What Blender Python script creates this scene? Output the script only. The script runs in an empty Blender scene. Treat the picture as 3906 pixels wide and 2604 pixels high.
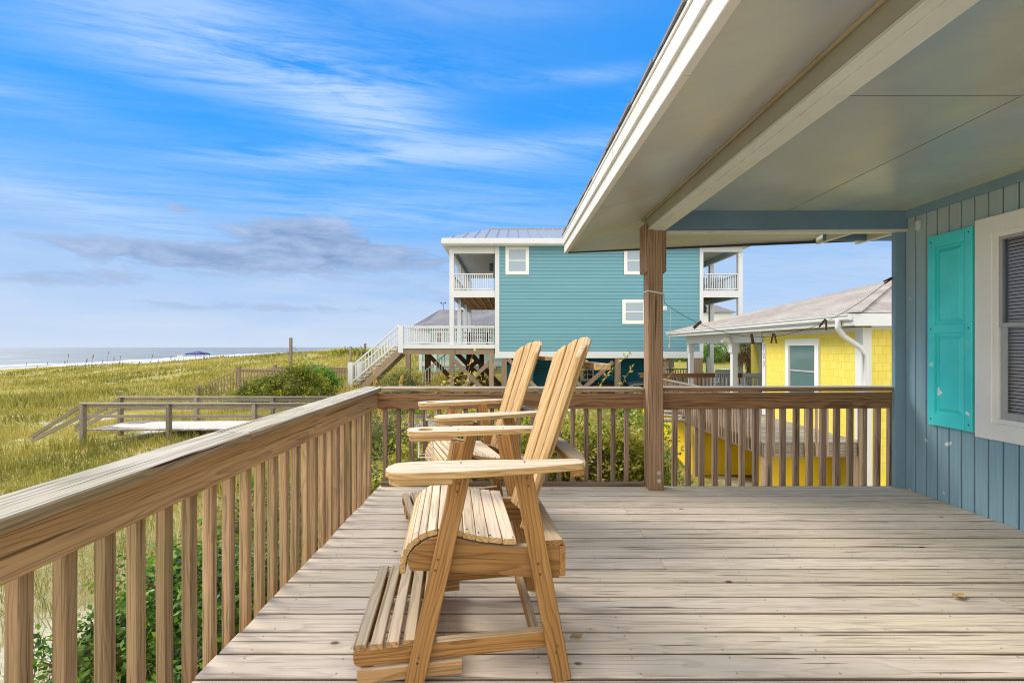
import bpy, math, random
import numpy as np
from mathutils import Vector, Matrix, noise as mnoise
random.seed(7); RNG = np.random.default_rng(11)
scene = bpy.context.scene
col = scene.collection
F = 1045.33; EYE = 1.29
R = math.radians

# ------------------------------------------------------------------ objects
def tag(o, label=None, cat=None, group=None, kind=None):
    if label: o['label'] = label
    if cat: o['category'] = cat
    if group: o['group'] = group
    if kind: o['kind'] = kind
    return o

def empty(name, loc=(0, 0, 0), rz=0.0, label=None, cat=None, group=None):
    o = bpy.data.objects.new(name, None); col.objects.link(o)
    o.location = loc; o.rotation_euler = (0, 0, rz); o.empty_display_size = 0.1
    return tag(o, label, cat, group)

def copy_tree(o, parent=None):
    c = o.copy(); col.objects.link(c); c.parent = parent
    for ch in list(o.children): copy_tree(ch, c)
    return c

class MB:
    """collects boards, boxes, tubes, polygons; every vertex carries a wood coordinate wp and a random rn"""
    def __init__(s): s.v = []; s.f = []; s.wp = []; s.rn = []; s.ed = []; s.fm = []; s.mi = 0
    def add(s, vs, fs, wps=None, rn=None, ed=None):
        s.ed += list(ed) if ed is not None else [0.0] * len(vs)
        b = len(s.v); s.v += [tuple(p) for p in vs]
        if rn is None: rn = random.random()
        if wps is None: wps = vs
        s.wp += [tuple(p) for p in wps]; s.rn += [rn] * len(vs)
        s.f += [tuple(b + i for i in f) for f in fs]; s.fm += [s.mi] * len(fs)
    def board(s, p0, p1, w, t, up=(0, 0, 1), c=0.0, rn=None):
        """board from p0 to p1, t along up, w across"""
        p0 = Vector(p0); p1 = Vector(p1); d = (p1 - p0); L = d.length; d = d / L
        up = Vector(up); side = d.cross(up)
        if side.length < 1e-6: up = Vector((0, 1, 0)) if abs(d.y) < .9 else Vector((1, 0, 0)); side = d.cross(up)
        side.normalize(); up = side.cross(d).normalized()
        a, b = w / 2, t / 2
        if c > 0:
            prof = [(-a + c, -b), (a - c, -b), (a, -b + c), (a, b - c), (a - c, b), (-a + c, b), (-a, b - c), (-a, -b + c)]
        else: prof = [(-a, -b), (a, -b), (a, b), (-a, b)]
        n = len(prof); off = Vector((random.uniform(0, 40), random.uniform(-.09, .09), random.uniform(.02, .12)))
        vs = []; wps = []; eds = []
        for (P, l) in ((p0, 0.0), (p1, L)):
            for (x, y) in prof:
                vs.append(P + side * x + up * y); eds.append(x / a); wps.append(Vector((l, x, y)) + off)
        fs = [tuple((i, (i + 1) % n, n + (i + 1) % n, n + i)) for i in range(n)]
        fs += [tuple(range(n - 1, -1, -1)), tuple(range(n, 2 * n))]
        s.add(vs, fs, wps, rn, eds)
    def box(s, x0, x1, y0, y1, z0, z1, c=0.0, rn=None):
        dx, dy, dz = x1 - x0, y1 - y0, z1 - z0
        cx, cy, cz = (x0 + x1) / 2, (y0 + y1) / 2, (z0 + z1) / 2
        if dx >= dy and dx >= dz: s.board((x0, cy, cz), (x1, cy, cz), dy, dz, (0, 0, 1), c, rn)
        elif dy >= dz: s.board((cx, y0, cz), (cx, y1, cz), dx, dz, (0, 0, 1), c, rn)
        else: s.board((cx, cy, z0), (cx, cy, z1), dx, dy, (0, 1, 0), c, rn)
    def extrude(s, pts, vec, gdir=(1, 0, 0), rn=None):
        """closed polygon pts (3D, planar) pushed by vec, grain along gdir"""
        pts = [Vector(p) for p in pts]; vec = Vector(vec); g = Vector(gdir).normalized()
        n = len(pts); k = vec.normalized(); g = (g - k * g.dot(k)).normalized(); h = k.cross(g)
        off = Vector((random.uniform(0, 40), random.uniform(-.08, .08), random.uniform(.02, .1)))
        c0 = sum(pts, Vector()) / n
        vs = pts + [p + vec for p in pts]
        wps = [Vector(((p - c0).dot(g), (p - c0).dot(h), (p - c0).dot(k))) + off for p in vs]
        # orient
        nrm = Vector()
        for i in range(n):
            a = pts[i]; b = pts[(i + 1) % n]; nrm += a.cross(b)
        flip = nrm.dot(vec) > 0
        fs = []
        for i in range(n):
            q = (i, (i + 1) % n, n + (i + 1) % n, n + i)
            fs.append(q if flip else q[::-1])
        bot = tuple(range(n)); top = tuple(range(n, 2 * n))
        fs += [bot[::-1] if flip else bot, top if flip else top[::-1]]
        s.add(vs, fs, wps, rn)
    def quad(s, a, b, c, d, rn=None): s.add([a, b, c, d], [(0, 1, 2, 3)], None, rn)
    def tube(s, pts, r, n=6, rn=None, cap=True):
        pts = [Vector(p) for p in pts]
        rs = r if isinstance(r, (list, tuple)) else [r] * len(pts)
        vs = []; ref = Vector((0.13, 0.21, 1)).normalized()
        for i, p in enumerate(pts):
            d = (pts[min(i + 1, len(pts) - 1)] - pts[max(i - 1, 0)]).normalized()
            a = d.cross(ref)
            if a.length < .05: a = d.cross(Vector((1, 0, 0)))
            a.normalize(); b = d.cross(a)
            for k in range(n):
                t = 2 * math.pi * k / n; vs.append(p + (a * math.cos(t) + b * math.sin(t)) * rs[i])
        fs = []
        for i in range(len(pts) - 1):
            for k in range(n): fs.append((i * n + k, (i + 1) * n + k, (i + 1) * n + (k + 1) % n, i * n + (k + 1) % n))
        if cap: fs += [tuple(range(n)), tuple(range(len(pts) * n - 1, (len(pts) - 1) * n - 1, -1))]
        s.add(vs, fs, None, rn)
    def lathe(s, c, prof, n=16, rn=None):
        c = Vector(c); vs = []; fs = []
        for (r, z) in prof:
            for k in range(n):
                t = 2 * math.pi * k / n; vs.append(c + Vector((r * math.cos(t), r * math.sin(t), z)))
        for i in range(len(prof) - 1):
            for k in range(n): fs.append((i * n + k, i * n + (k + 1) % n, (i + 1) * n + (k + 1) % n, (i + 1) * n + k))
        fs += [tuple(range(n - 1, -1, -1)), tuple(range((len(prof) - 1) * n, len(prof) * n))]
        s.add(vs, fs, None, rn)
    def build(s, name, mat, parent=None, bevel=0, smooth=False, kind=None, label=None, cat=None, group=None):
        me = bpy.data.meshes.new(name)
        me.from_pydata(s.v, [], s.f)
        mats = mat if isinstance(mat, (list, tuple)) else [mat]
        for m in mats: me.materials.append(m)
        if len(mats) > 1: me.polygons.foreach_set('material_index', s.fm)
        a = me.attributes.new('wp', 'FLOAT_VECTOR', 'POINT'); a.data.foreach_set('vector', np.array(s.wp, dtype=np.float32).ravel())
        a = me.attributes.new('rn', 'FLOAT', 'POINT'); a.data.foreach_set('value', np.array(s.rn, dtype=np.float32))
        a = me.attributes.new('ed', 'FLOAT', 'POINT'); a.data.foreach_set('value', np.array(s.ed, dtype=np.float32))
        if smooth: me.polygons.foreach_set('use_smooth', [True] * len(me.polygons))
        me.update()
        o = bpy.data.objects.new(name, me); col.objects.link(o)
        if parent is not None: o.parent = parent
        if bevel:
            m = o.modifiers.new('b', 'BEVEL'); m.width = bevel; m.segments = 2; m.limit_method = 'ANGLE'; m.angle_limit = R(40)
        return tag(o, label, cat, group, kind)

def npmesh(name, V, Fc, mat, parent=None, rn=None, smooth=False, nper=None):
    """fast mesh from numpy verts and equal-sized faces"""
    me = bpy.data.meshes.new(name)
    V = np.asarray(V, dtype=np.float32); Fc = np.asarray(Fc, dtype=np.int32)
    me.vertices.add(len(V)); me.vertices.foreach_set('co', V.ravel())
    k = Fc.shape[1]
    me.loops.add(Fc.size); me.loops.foreach_set('vertex_index', Fc.ravel())
    me.polygons.add(len(Fc)); me.polygons.foreach_set('loop_start', np.arange(0, Fc.size, k, dtype=np.int32))
    me.polygons.foreach_set('loop_total', np.full(len(Fc), k, dtype=np.int32))
    if smooth: me.polygons.foreach_set('use_smooth', np.ones(len(Fc), dtype=bool))
    me.update(calc_edges=True)
    if rn is not None:
        a = me.attributes.new('rn', 'FLOAT', 'POINT'); a.data.foreach_set('value', np.asarray(rn, dtype=np.float32))
    me.materials.append(mat)
    o = bpy.data.objects.new(name, me); col.objects.link(o)
    if parent is not None: o.parent = parent
    return o

# ------------------------------------------------------------------ node helpers
class NT:
    def __init__(s, name):
        s.m = bpy.data.materials.new(name); s.m.use_nodes = True; s.t = s.m.node_tree
        s.t.nodes.clear(); s.out = s.t.nodes.new('ShaderNodeOutputMaterial')
    def n(s, typ, **kw):
        nd = s.t.nodes.new('ShaderNode' + typ)
        for k, v in kw.items():
            if k.startswith('_'): setattr(nd, k[1:], v)
            else:
                key = k.replace('__', ' ')
                s.set(nd.inputs[int(key[1:])] if key[0] == 'i' and key[1:].isdigit() else nd.inputs[key], v)
        return nd
    def set(s, inp, v):
        if isinstance(v, bpy.types.NodeSocket): s.t.links.new(v, inp)
        elif isinstance(v, bpy.types.Node): s.t.links.new(v.outputs[0], inp)
        else:
            if inp.type == 'RGBA' and len(v) == 3: v = (*v, 1)
            inp.default_value = v
    def math(s, op, a, b=0.0, c=0.0, clamp=False):
        nd = s.t.nodes.new('ShaderNodeMath'); nd.operation = op; nd.use_clamp = clamp
        s.set(nd.inputs[0], a); s.set(nd.inputs[1], b); s.set(nd.inputs[2], c); return nd.outputs[0]
    def vmath(s, op, a, b=(0, 0, 0)):
        nd = s.t.nodes.new('ShaderNodeVectorMath'); nd.operation = op
        s.set(nd.inputs[0], a); s.set(nd.inputs[1], b); return nd.outputs[0]
    def mix(s, f, a, b, blend='MIX'):
        nd = s.t.nodes.new('ShaderNodeMix'); nd.data_type = 'RGBA'; nd.blend_type = blend
        s.set(nd.inputs[0], f); s.set(nd.inputs[6], a); s.set(nd.inputs[7], b); return nd.outputs[2]
    def ramp(s, f, stops, interp='LINEAR'):
        nd = s.t.nodes.new('ShaderNodeValToRGB'); cr = nd.color_ramp; cr.interpolation = interp
        while len(cr.elements) < len(stops): cr.elements.new(0.5)
        for e, (p, c) in zip(cr.elements, stops):
            e.position = p; e.color = (c, c, c, 1) if isinstance(c, (int, float)) else (*c, 1)
        s.set(nd.inputs[0], f); return nd.outputs[0]
    def mapr(s, v, a, b, c=0.0, d=1.0):
        nd = s.t.nodes.new('ShaderNodeMapRange'); s.set(nd.inputs[0], v)
        for i, x in enumerate((a, b, c, d)): nd.inputs[i + 1].default_value = x
        return nd.outputs[0]
    def noise(s, vec, scale, detail=3, rough=.55, dist=0.0):
        nd = s.n('TexNoise', Vector=vec, Scale=scale, Detail=detail, Roughness=rough, Distortion=dist); return nd.outputs[0]
    def attr(s, name): return s.n('Attribute', _attribute_name=name)
    def pos(s): return s.n('NewGeometry').outputs['Position']
    def obj(s): return s.n('TexCoord').outputs['Object']
    def principled(s, colr, rough=.6, bump=None, bstr=.3, bdist=.002, spec=.3, **kw):
        p = s.n('BsdfPrincipled'); s.set(p.inputs['Base Color'], colr); s.set(p.inputs['Roughness'], rough)
        p.inputs['Specular IOR Level'].default_value = spec
        for k, v in kw.items(): s.set(p.inputs[k.replace('__', ' ')], v)
        if bump is not None:
            b = s.n('Bump', Height=bump, Strength=bstr, Distance=bdist); s.t.links.new(b.outputs[0], p.inputs['Normal'])
        s.t.links.new(p.outputs[0], s.out.inputs[0]); return p

def wood(name, light, dark, bleach=(.5, .46, .4), bl=.6, ring=17., ringc=.5, tone=.3, crack=.5, streak=.35,
         knots=.6, moss=0.0, blotch=.3, rough=.75, bump=.5, warpy=.13, edge=0.0, lines=.5):
    N = NT(name)
    wp = N.attr('wp').outputs['Vector']; rn = N.attr('rn').outputs['Fac']
    seed = N.n('CombineXYZ', X=N.math('MULTIPLY', rn, 37.0), Y=0.0, Z=N.math('MULTIPLY', rn, 11.0)).outputs[0]
    w1 = N.n('TexNoise', Vector=N.vmath('MULTIPLY', N.vmath('ADD', wp, seed), (1.6, 7, 7)), Scale=1.0, Detail=2.5)
    warp = N.vmath('MULTIPLY', N.vmath('SUBTRACT', w1.outputs['Color'], (.5, .5, .5)), (0, warpy, warpy))
    # knots
    kn = N.n('TexVoronoi', Vector=N.vmath('MULTIPLY', N.vmath('ADD', wp, seed), (3.6, 6.0, .01)), Scale=1.0)
    kd = kn.outputs['Distance']
    kmask = N.mapr(kd, .16, .04) ; kcore = N.mapr(kd, .085, .05)
    krnd = N.math('GREATER_THAN', N.n('SeparateColor', Color=kn.outputs['Color']).outputs[0], 1 - knots * .28)
    kmask = N.math('MULTIPLY', kmask, krnd); kcore = N.math('MULTIPLY', kcore, krnd)
    p = N.vmath('ADD', wp, warp)
    p = N.vmath('MULTIPLY', p, (.08, 1, 1))
    kw = N.n('CombineXYZ', X=0.0, Y=N.math('MULTIPLY', kmask, .03), Z=0.0).outputs[0]
    p = N.vmath('ADD', p, kw)
    rg = N.n('TexWave', _wave_type='RINGS', _rings_direction='X', _wave_profile='SAW', Vector=p, Scale=ring, Distortion=1.2, Detail=2.0)
    rg.inputs['Detail Scale'].default_value = 2.0
    rings = N.ramp(rg.outputs['Fac'], [(0.0, 0.0), (.55, .25), (.9, 1.0), (1.0, .1)])
    fine = N.noise(N.vmath('MULTIPLY', wp, (2.2, 160, 160)), 1.0, 3, .6)
    med = N.noise(N.vmath('MULTIPLY', wp, (1.1, 38, 38)), 1.0, 3, .6)
    f = N.math('MULTIPLY', rings, ringc)
    f = N.math('ADD', f, N.math('MULTIPLY', N.math('SUBTRACT', fine, .5), streak))
    f = N.math('ADD', f, N.math('MULTIPLY', N.math('SUBTRACT', med, .5), streak * 1.6))
    f = N.math('ADD', f, N.math('MULTIPLY', N.math('SUBTRACT', N.noise(N.vmath('MULTIPLY', wp, (1.2, 5, 5)), 1.0, 3), .5), blotch))
    f = N.math('ADD', f, .1, clamp=True)
    c = N.mix(f, light, dark)
    c = N.mix(N.math('MULTIPLY', kmask, .5), c, tuple(x * .55 for x in dark))
    if bl > 0:
        nz = N.n('SeparateXYZ', Vector=N.n('NewGeometry').outputs['Normal']).outputs[2]
        up = N.mapr(nz, .45, .95)
        bn = N.noise(N.vmath('MULTIPLY', wp, (1.5, 12, 12)), 1.0, 3)
        bm = N.math('MULTIPLY', up, N.mapr(bn, .25, .75, bl * .65, bl))
        bc = N.mix(N.math('MULTIPLY', f, .62), bleach, tuple(x * .45 for x in bleach))
        c = N.mix(bm, c, bc)
    tn = N.mapr(rn, 0, 1, 1 - tone, 1 + tone * .75)
    c = N.vmath('MULTIPLY', c, N.n('CombineXYZ', X=tn, Y=tn, Z=tn).outputs[0])
    hue = N.mapr(N.math('FRACT', N.math('MULTIPLY', rn, 7.3)), 0, 1, .97, 1.05)
    c = N.vmath('MULTIPLY', c, N.n('CombineXYZ', X=1.0, Y=1.0, Z=hue).outputs[0])
    if moss > 0:
        mn = N.mapr(N.noise(N.pos(), 2.6, 4), .46, .66, 0, moss)
        c = N.mix(mn, c, (.17, .19, .045))
    cn = N.noise(N.vmath('ADD', N.vmath('MULTIPLY', wp, (1.3, 55, 55)), N.vmath('MULTIPLY', seed, (3, 3, 3))), 1.0, 2, .5)
    ck = N.mapr(cn, .70 - .05 * crack, .735 - .05 * crack)
    ck = N.math('MULTIPLY', ck, crack, clamp=True)
    ln = N.noise(N.vmath('ADD', N.vmath('MULTIPLY', wp, (1.5, 78, 78)), seed), 1.0, 3, .55)
    c = N.mix(N.math('MULTIPLY', N.mapr(ln, .555, .625), lines), c, tuple(x * .5 for x in dark))
    c = N.mix(ck, c, tuple(x * .22 for x in dark))
    if edge > 0:
        ea = N.math('ABSOLUTE', N.attr('ed').outputs['Fac'])
        en = N.noise(N.vmath('MULTIPLY', wp, (3, 20, 20)), 1.0, 2)
        c = N.mix(N.math('MULTIPLY', N.mapr(N.math('ADD', ea, N.math('MULTIPLY', N.math('SUBTRACT', en, .5), .12)), .935, .99), edge), c, tuple(x * .3 for x in dark))
    c = N.mix(N.math('MULTIPLY', kcore, .8), c, (.07, .03, .014))
    h = N.math('SUBTRACT', N.math('MULTIPLY', N.math('ADD', f, fine), -.6), N.math('MULTIPLY', ck, 2.0))
    N.principled(c, rough, h, bump, .0016, spec=.2)
    return N.m

def paint(name, c, var=.12, rough=.5, dirt=.2, dirtc=(.25, .2, .12), scale=1.5, bump=.15, grain=None, bscale=60, spec=.3):
    N = NT(name); p = N.pos()
    n1 = N.noise(p, scale, 5, .6); n2 = N.noise(p, 9, 4, .6)
    cc = N.mix(N.mapr(n1, .3, .7), tuple(x * (1 - var) for x in c), tuple(min(x * (1 + var * .5), .95) for x in c))
    cc = N.mix(N.mapr(n2, .56, .78, 0, dirt), cc, dirtc)
    hb = N.noise(N.vmath('MULTIPLY', p, grain or (1, 1, 1)), bscale, 3)
    N.principled(cc, rough, hb, bump, .002, spec=spec)
    return N.m

def flat(name, c, rough=.6, metal=0.0, spec=.4):
    N = NT(name); n1 = N.noise(N.pos(), 7, 4)
    N.principled(N.mix(n1, tuple(x * .8 for x in c), tuple(min(1, x * 1.12) for x in c)), rough, N.noise(N.pos(), 40, 3), .1, .001, spec=spec, Metallic=metal)
    return N.m

def leafmat(name, stops, rough=.5, trans=.3, spec=.25, clump=.8, cs=2.2):
    N = NT(name); rn = N.attr('rn').outputs['Fac']
    cl = N.noise(N.pos(), cs, 3)
    f = N.math('ADD', N.math('MULTIPLY', rn, 1 - clump * .4), N.math('MULTIPLY', N.math('SUBTRACT', cl, .5), clump * 1.6), clamp=True)
    c = N.ramp(f, stops)
    p = N.principled(c, rough, spec=spec)
    tr = N.n('BsdfTranslucent', Color=N.mix(.5, c, N.vmath('MULTIPLY', c, (1.3, 1.35, .6))))
    ms = N.n('MixShader', i0=trans, i1=p.outputs[0], i2=tr.outputs[0])
    N.t.links.new(ms.outputs[0], N.out.inputs[0]); return N.m

# ------------------------------------------------------------------ materials
M = {}
M['deck'] = wood('weathered_deck', (.66, .55, .415), (.27, .20, .13), (.80, .69, .55), .85, ring=20, ringc=.40, tone=.13, crack=.8, streak=.38, knots=.7, blotch=.3, moss=.05, bump=.8, warpy=.1, edge=.65, lines=.36)
M['cap'] = wood('weathered_cap', (.42, .30, .17), (.15, .09, .045), (.64, .585, .48), .92, ring=20, ringc=.55, tone=.1, crack=1.1, streak=.8, knots=.4, lines=.5, warpy=.08, moss=.25, bump=.9)
M['rail'] = wood('rail_wood', (.68, .44, .215), (.21, .11, .045), (.5, .45, .38), .5, ring=24, ringc=.42, tone=.12, crack=.5, streak=.6, knots=.9, blotch=.3, moss=.12, lines=.45, warpy=.09)
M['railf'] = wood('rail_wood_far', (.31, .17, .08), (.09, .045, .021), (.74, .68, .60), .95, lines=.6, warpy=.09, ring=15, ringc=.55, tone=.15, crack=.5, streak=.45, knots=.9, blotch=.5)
M['bal'] = wood('baluster_wood', (.52, .345, .19), (.14, .078, .038), (.5, .45, .38), .4, ring=34, ringc=.38, tone=.28, crack=.55, streak=.8, knots=.4, blotch=.6, moss=.3, lines=.5, warpy=.08)
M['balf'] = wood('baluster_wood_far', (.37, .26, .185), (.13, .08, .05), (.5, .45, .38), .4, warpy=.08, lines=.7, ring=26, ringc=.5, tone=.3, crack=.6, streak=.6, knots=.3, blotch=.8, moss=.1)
M['post'] = wood('post_wood', (.40, .26, .155), (.16, .09, .048), (.4, .3, .2), .3, warpy=.06, lines=.6, ring=14, ringc=.5, tone=.05, crack=.9, streak=.5, knots=1.8, blotch=.5)
M['chair'] = wood('chair_wood', (.64, .43, .195), (.27, .13, .045), (.86, .76, .58), .92, ring=17, lines=.30, warpy=.11, ringc=.48, tone=.12, crack=.35, streak=.4, knots=.7, blotch=.4, rough=.6, moss=.05)
M['chairleg'] = wood('chair_leg_wood', (.46, .245, .08), (.13, .052, .016), (.74, .62, .44), .75, ring=21, lines=.38, warpy=.10, ringc=.5, tone=.15, crack=.45, streak=.5, knots=.7, blotch=.5, rough=.6)
M['foot'] = wood('footrest_wood', (.55, .34, .15), (.25, .13, .05), (.78, .67, .48), .85, ring=12, ringc=.6, tone=.15, crack=.7, streak=.55, knots=.5, blotch=.5, moss=.2, rough=.7)
M['greywood'] = wood('grey_walkway_wood', (.30, .25, .19), (.13, .10, .07), (.46, .43, .38), .8, ring=9, ringc=.4, tone=.3, crack=.5, streak=.5, knots=.3, blotch=.6, moss=.2)
M['piling'] = wood('piling_wood', (.34, .25, .17), (.16, .11, .07), (.46, .4, .33), .5, ring=9, ringc=.4, tone=.2, crack=.4, streak=.5, knots=.4, blotch=.6)
M['darkwood'] = wood('dark_under_wood', (.12, .055, .03), (.045, .02, .012), (.2, .15, .1), .3, ring=9, ringc=.4, tone=.3, crack=.2, knots=.3)
M['joist'] = wood('new_joist_wood', (.5, .27, .10), (.3, .14, .05), (.5, .4, .3), .1, ring=9, ringc=.3, tone=.15, crack=.1, knots=.2)
M['yrail'] = wood('yellow_house_rail_wood', (.27, .14, .065), (.11, .055, .025), (.45, .38, .3), .6, ring=9, ringc=.4, tone=.2, crack=.4, knots=.3)

def bluewall():
    N = NT('blue_grey_siding'); p = N.pos(); s = N.n('SeparateXYZ', Vector=p)
    g = N.math('FRACT', N.math('DIVIDE', N.math('ADD', s.outputs[1], 10.35 - 4.165), .1035))
    st = N.noise(N.vmath('MULTIPLY', p, (1, 45, 2.2)), 1.0, 4); big = N.noise(p, 1.1, 3)
    c = N.mix(N.mapr(st, .3, .7), (.22, .36, .43), (.28, .43, .50))
    zz = N.mapr(N.math('ADD', s.outputs[2], N.math('MULTIPLY', big, .8)), 1.7, 2.9)
    c = N.mix(N.math('MULTIPLY', zz, .75), c, (.46, .52, .49))
    chip = N.noise(p, 5.2, 2, .4); c = N.mix(N.mapr(chip, .735, .75, 0, .8), c, (.8, .8, .76))
    dd = N.math('MAXIMUM', N.math('GREATER_THAN', g, .955), N.math('LESS_THAN', g, .045))
    c = N.mix(N.math('MULTIPLY', dd, .85), c, (.09, .14, .17))
    N.principled(c, .62, st, .25, .0015, spec=.2)
    return N.m
M['bluewall'] = bluewall()
M['bluebeam'] = paint('blue_grey_beam_paint', (.16, .255, .32), .15, .55, .12, (.3, .3, .25), 2, .25, (1, 9, 9), 14)
M['bluepost'] = paint('blue_grey_post_paint', (.215, .33, .40), .12, .5, .1, (.3, .3, .28), 2, .2, (9, 9, 1), 14)
def ceilmat(name, base, warmc, rust):
    N = NT(name); p = N.pos()
    n1 = N.noise(N.vmath('MULTIPLY', p, (1, .6, 1)), .9, 3); n2 = N.noise(N.vmath('MULTIPLY', p, (3, 14, 3)), 1.6, 5, .6); n3 = N.noise(p, 26, 3)
    c = N.mix(N.mapr(n1, .42, .62), base, warmc)  # warm noise patches put yellow bounce light into the paint colour
    c = N.mix(N.mapr(N.noise(N.vmath('ADD', p, (5, 3, 0)), .8, 2), .58, .74, 0, .5), c, (.50, .70, .66))  # teal patches paint in a reflected colour cast
    c = N.mix(N.mapr(N.noise(N.vmath('ADD', p, (1, 9, 4)), .7, 3), .5, .68, 0, .4), c, (.30, .31, .31)); c = N.mix(N.mapr(n2, .5, .72, 0, .25), c, (.4, .37, .29))
    c = N.mix(N.mapr(n3, .74, .8, 0, .3), c, (.3, .26, .2))
    N.principled(c, .30, n2, .25, .005, spec=.5)
    return N.m
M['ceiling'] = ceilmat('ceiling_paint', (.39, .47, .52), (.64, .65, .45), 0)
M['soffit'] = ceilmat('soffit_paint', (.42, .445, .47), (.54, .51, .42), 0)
M['whitetrim'] = paint('white_trim_paint', (.84, .83, .77), .06, .45, .10, (.55, .38, .18), 2, .12)
M['fascia'] = paint('fascia_paint', (.68, .665, .61), .06, .45, .25, (.62, .46, .24), 3, .15)
M['creambeam'] = paint('cream_beam_paint', (.66, .68, .62), .1, .5, .3, (.55, .45, .3), 2, .3, (9, 1, 9), 12)
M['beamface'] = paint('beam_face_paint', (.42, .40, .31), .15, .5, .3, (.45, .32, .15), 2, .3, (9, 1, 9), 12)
M['roofedge'] = flat('shingle_edge', (.06, .055, .05), .9)
M['moulding'] = paint('stained_moulding', (.42, .35, .22), .2, .5, .7, (.42, .22, .06), 3, .2)
M['teal_shutter'] = paint('turquoise_paint', (.07, .76, .75), .12, .42, .04, (.6, .75, .7), 2, .12)
def shutterm():
    N = NT('turquoise_paint_worn'); p = N.pos(); s = N.n('SeparateXYZ', Vector=p)
    br_ = N.noise(N.vmath('MULTIPLY', p, (60, 60, 4)), 1.0, 4); n1 = N.noise(p, 2.2, 4)
    c = N.mix(N.mapr(n1, .35, .65), (.055, .66, .65), (.09, .80, .79)); c = N.mix(N.mapr(br_, .55, .8, 0, .25), c, (.05, .52, .50))
    low = N.mapr(s.outputs[2], 1.35, .9); ch = N.math('MULTIPLY', N.mapr(N.noise(N.vmath('ADD', p, (0, 3, 1)), 13, 2, .4), .70, .715), low)
    c = N.mix(ch, c, (.85, .88, .86)); c = N.mix(N.mapr(N.noise(p, 40, 2), .72, .76, 0, .5), c, (.03, .35, .34))
    N.principled(c, .42, br_, .25, .0015, spec=.35); return N.m
M['teal_shutter'] = shutterm()
M['black'] = flat('black_metal', (.02, .02, .02), .5)
M['wire'] = flat('white_wire', (.75, .73, .68), .4)
M['nail'] = flat('nail_head', (.42, .40, .37), .45, .4)
M['galv'] = flat('galvanised_bolt', (.55, .54, .48), .45, .3)
M['string'] = flat('white_string', (.72, .70, .64), .9)
M['cord'] = flat('dark_line_cord', (.09, .08, .07), .9)
M['pin'] = wood('clothespin_wood', (.16, .085, .045), (.06, .03, .015), (.3, .22, .15), .4, ring=20, knots=0, crack=.2)
def glassm(name, c, rough=.06):
    N = NT(name); N.principled(c, rough, spec=.9); return N.m
M['darkglass'] = glassm('window_glass_dark', (.035, .04, .05))
M['blueglass'] = glassm('window_glass_shade', (.27, .35, .41), .12)
M['greenglass'] = glassm('window_glass_green', (.10, .18, .17), .08)
M['blind'] = paint('blind_slats', (.72, .73, .80), .1, .6)
M['bronze'] = flat('sash_bronze', (.20, .18, .17), .5)
M['sashgrey'] = flat('sash_grey', (.42, .42, .42), .5)

def lapsiding(name, c, pitch, z0, groove=.13):
    N = NT(name); p = N.pos(); s = N.n('SeparateXYZ', Vector=p)
    g = N.math('FRACT', N.math('DIVIDE', N.math('SUBTRACT', s.outputs[2], z0), pitch))
    row = N.math('FLOOR', N.math('DIVIDE', N.math('SUBTRACT', s.outputs[2], z0), pitch))
    rv = N.n('TexNoise', Vector=N.n('CombineXYZ', X=N.math('MULTIPLY', s.outputs[0], .22), Y=N.math('MULTIPLY', s.outputs[1], .22), Z=N.math('MULTIPLY', row, 3.7)).outputs[0], Scale=1.0, Detail=1.0).outputs[0]
    cc = N.mix(N.mapr(rv, .35, .65), tuple(x * .96 for x in c), tuple(x * 1.03 for x in c))
    cc = N.mix(N.mapr(N.noise(p, .5, 4), .35, .7, 0, .25), cc, tuple(x * .8 + .03 for x in c))
    dk = N.math('LESS_THAN', g, groove)
    cc = N.mix(N.math('MULTIPLY', dk, .8), cc, tuple(x * .25 for x in c))
    N.principled(cc, .55, g, .5, .02, spec=.2)
    return N.m
M['teal'] = lapsiding('teal_lap_siding', (.165, .37, .435), .176, 1.07)
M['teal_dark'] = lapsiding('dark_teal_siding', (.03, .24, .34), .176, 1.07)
M['mint'] = lapsiding('mint_lap_siding', (.40, .66, .58), .17, 0.0)
def shakes():
    N = NT('yellow_shakes'); p = N.pos(); s = N.n('SeparateXYZ', Vector=p)
    u = N.math('ADD', s.outputs[0], s.outputs[1])
    br = N.n('TexBrick', Vector=N.n('CombineXYZ', X=u, Y=N.math('ADD', s.outputs[2], 1.0), Z=0.0).outputs[0], Color1=(.76, .62, .10, 1), Color2=(.80, .67, .14, 1), Mortar=(.62, .47, .07, 1), Scale=1.0)
    br.inputs['Mortar Size'].default_value = .004; br.inputs['Brick Width'].default_value = .17; br.inputs['Row Height'].default_value = .178
    br.inputs['Mortar Smooth'].default_value = .3
    c = N.mix(N.mapr(N.noise(p, 1.4, 4), .4, .75, 0, .2), br.outputs[0], (.7, .56, .12))
    N.principled(c, .6, N.math('MULTIPLY', br.outputs['Fac'], -1.0), .5, .01, spec=.2)
    return N.m
M['shakes'] = shakes()
M['ochre'] = paint('ochre_panel_paint', (.80, .53, .02), .1, .6, .1, (.5, .35, .05), 1)
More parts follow.
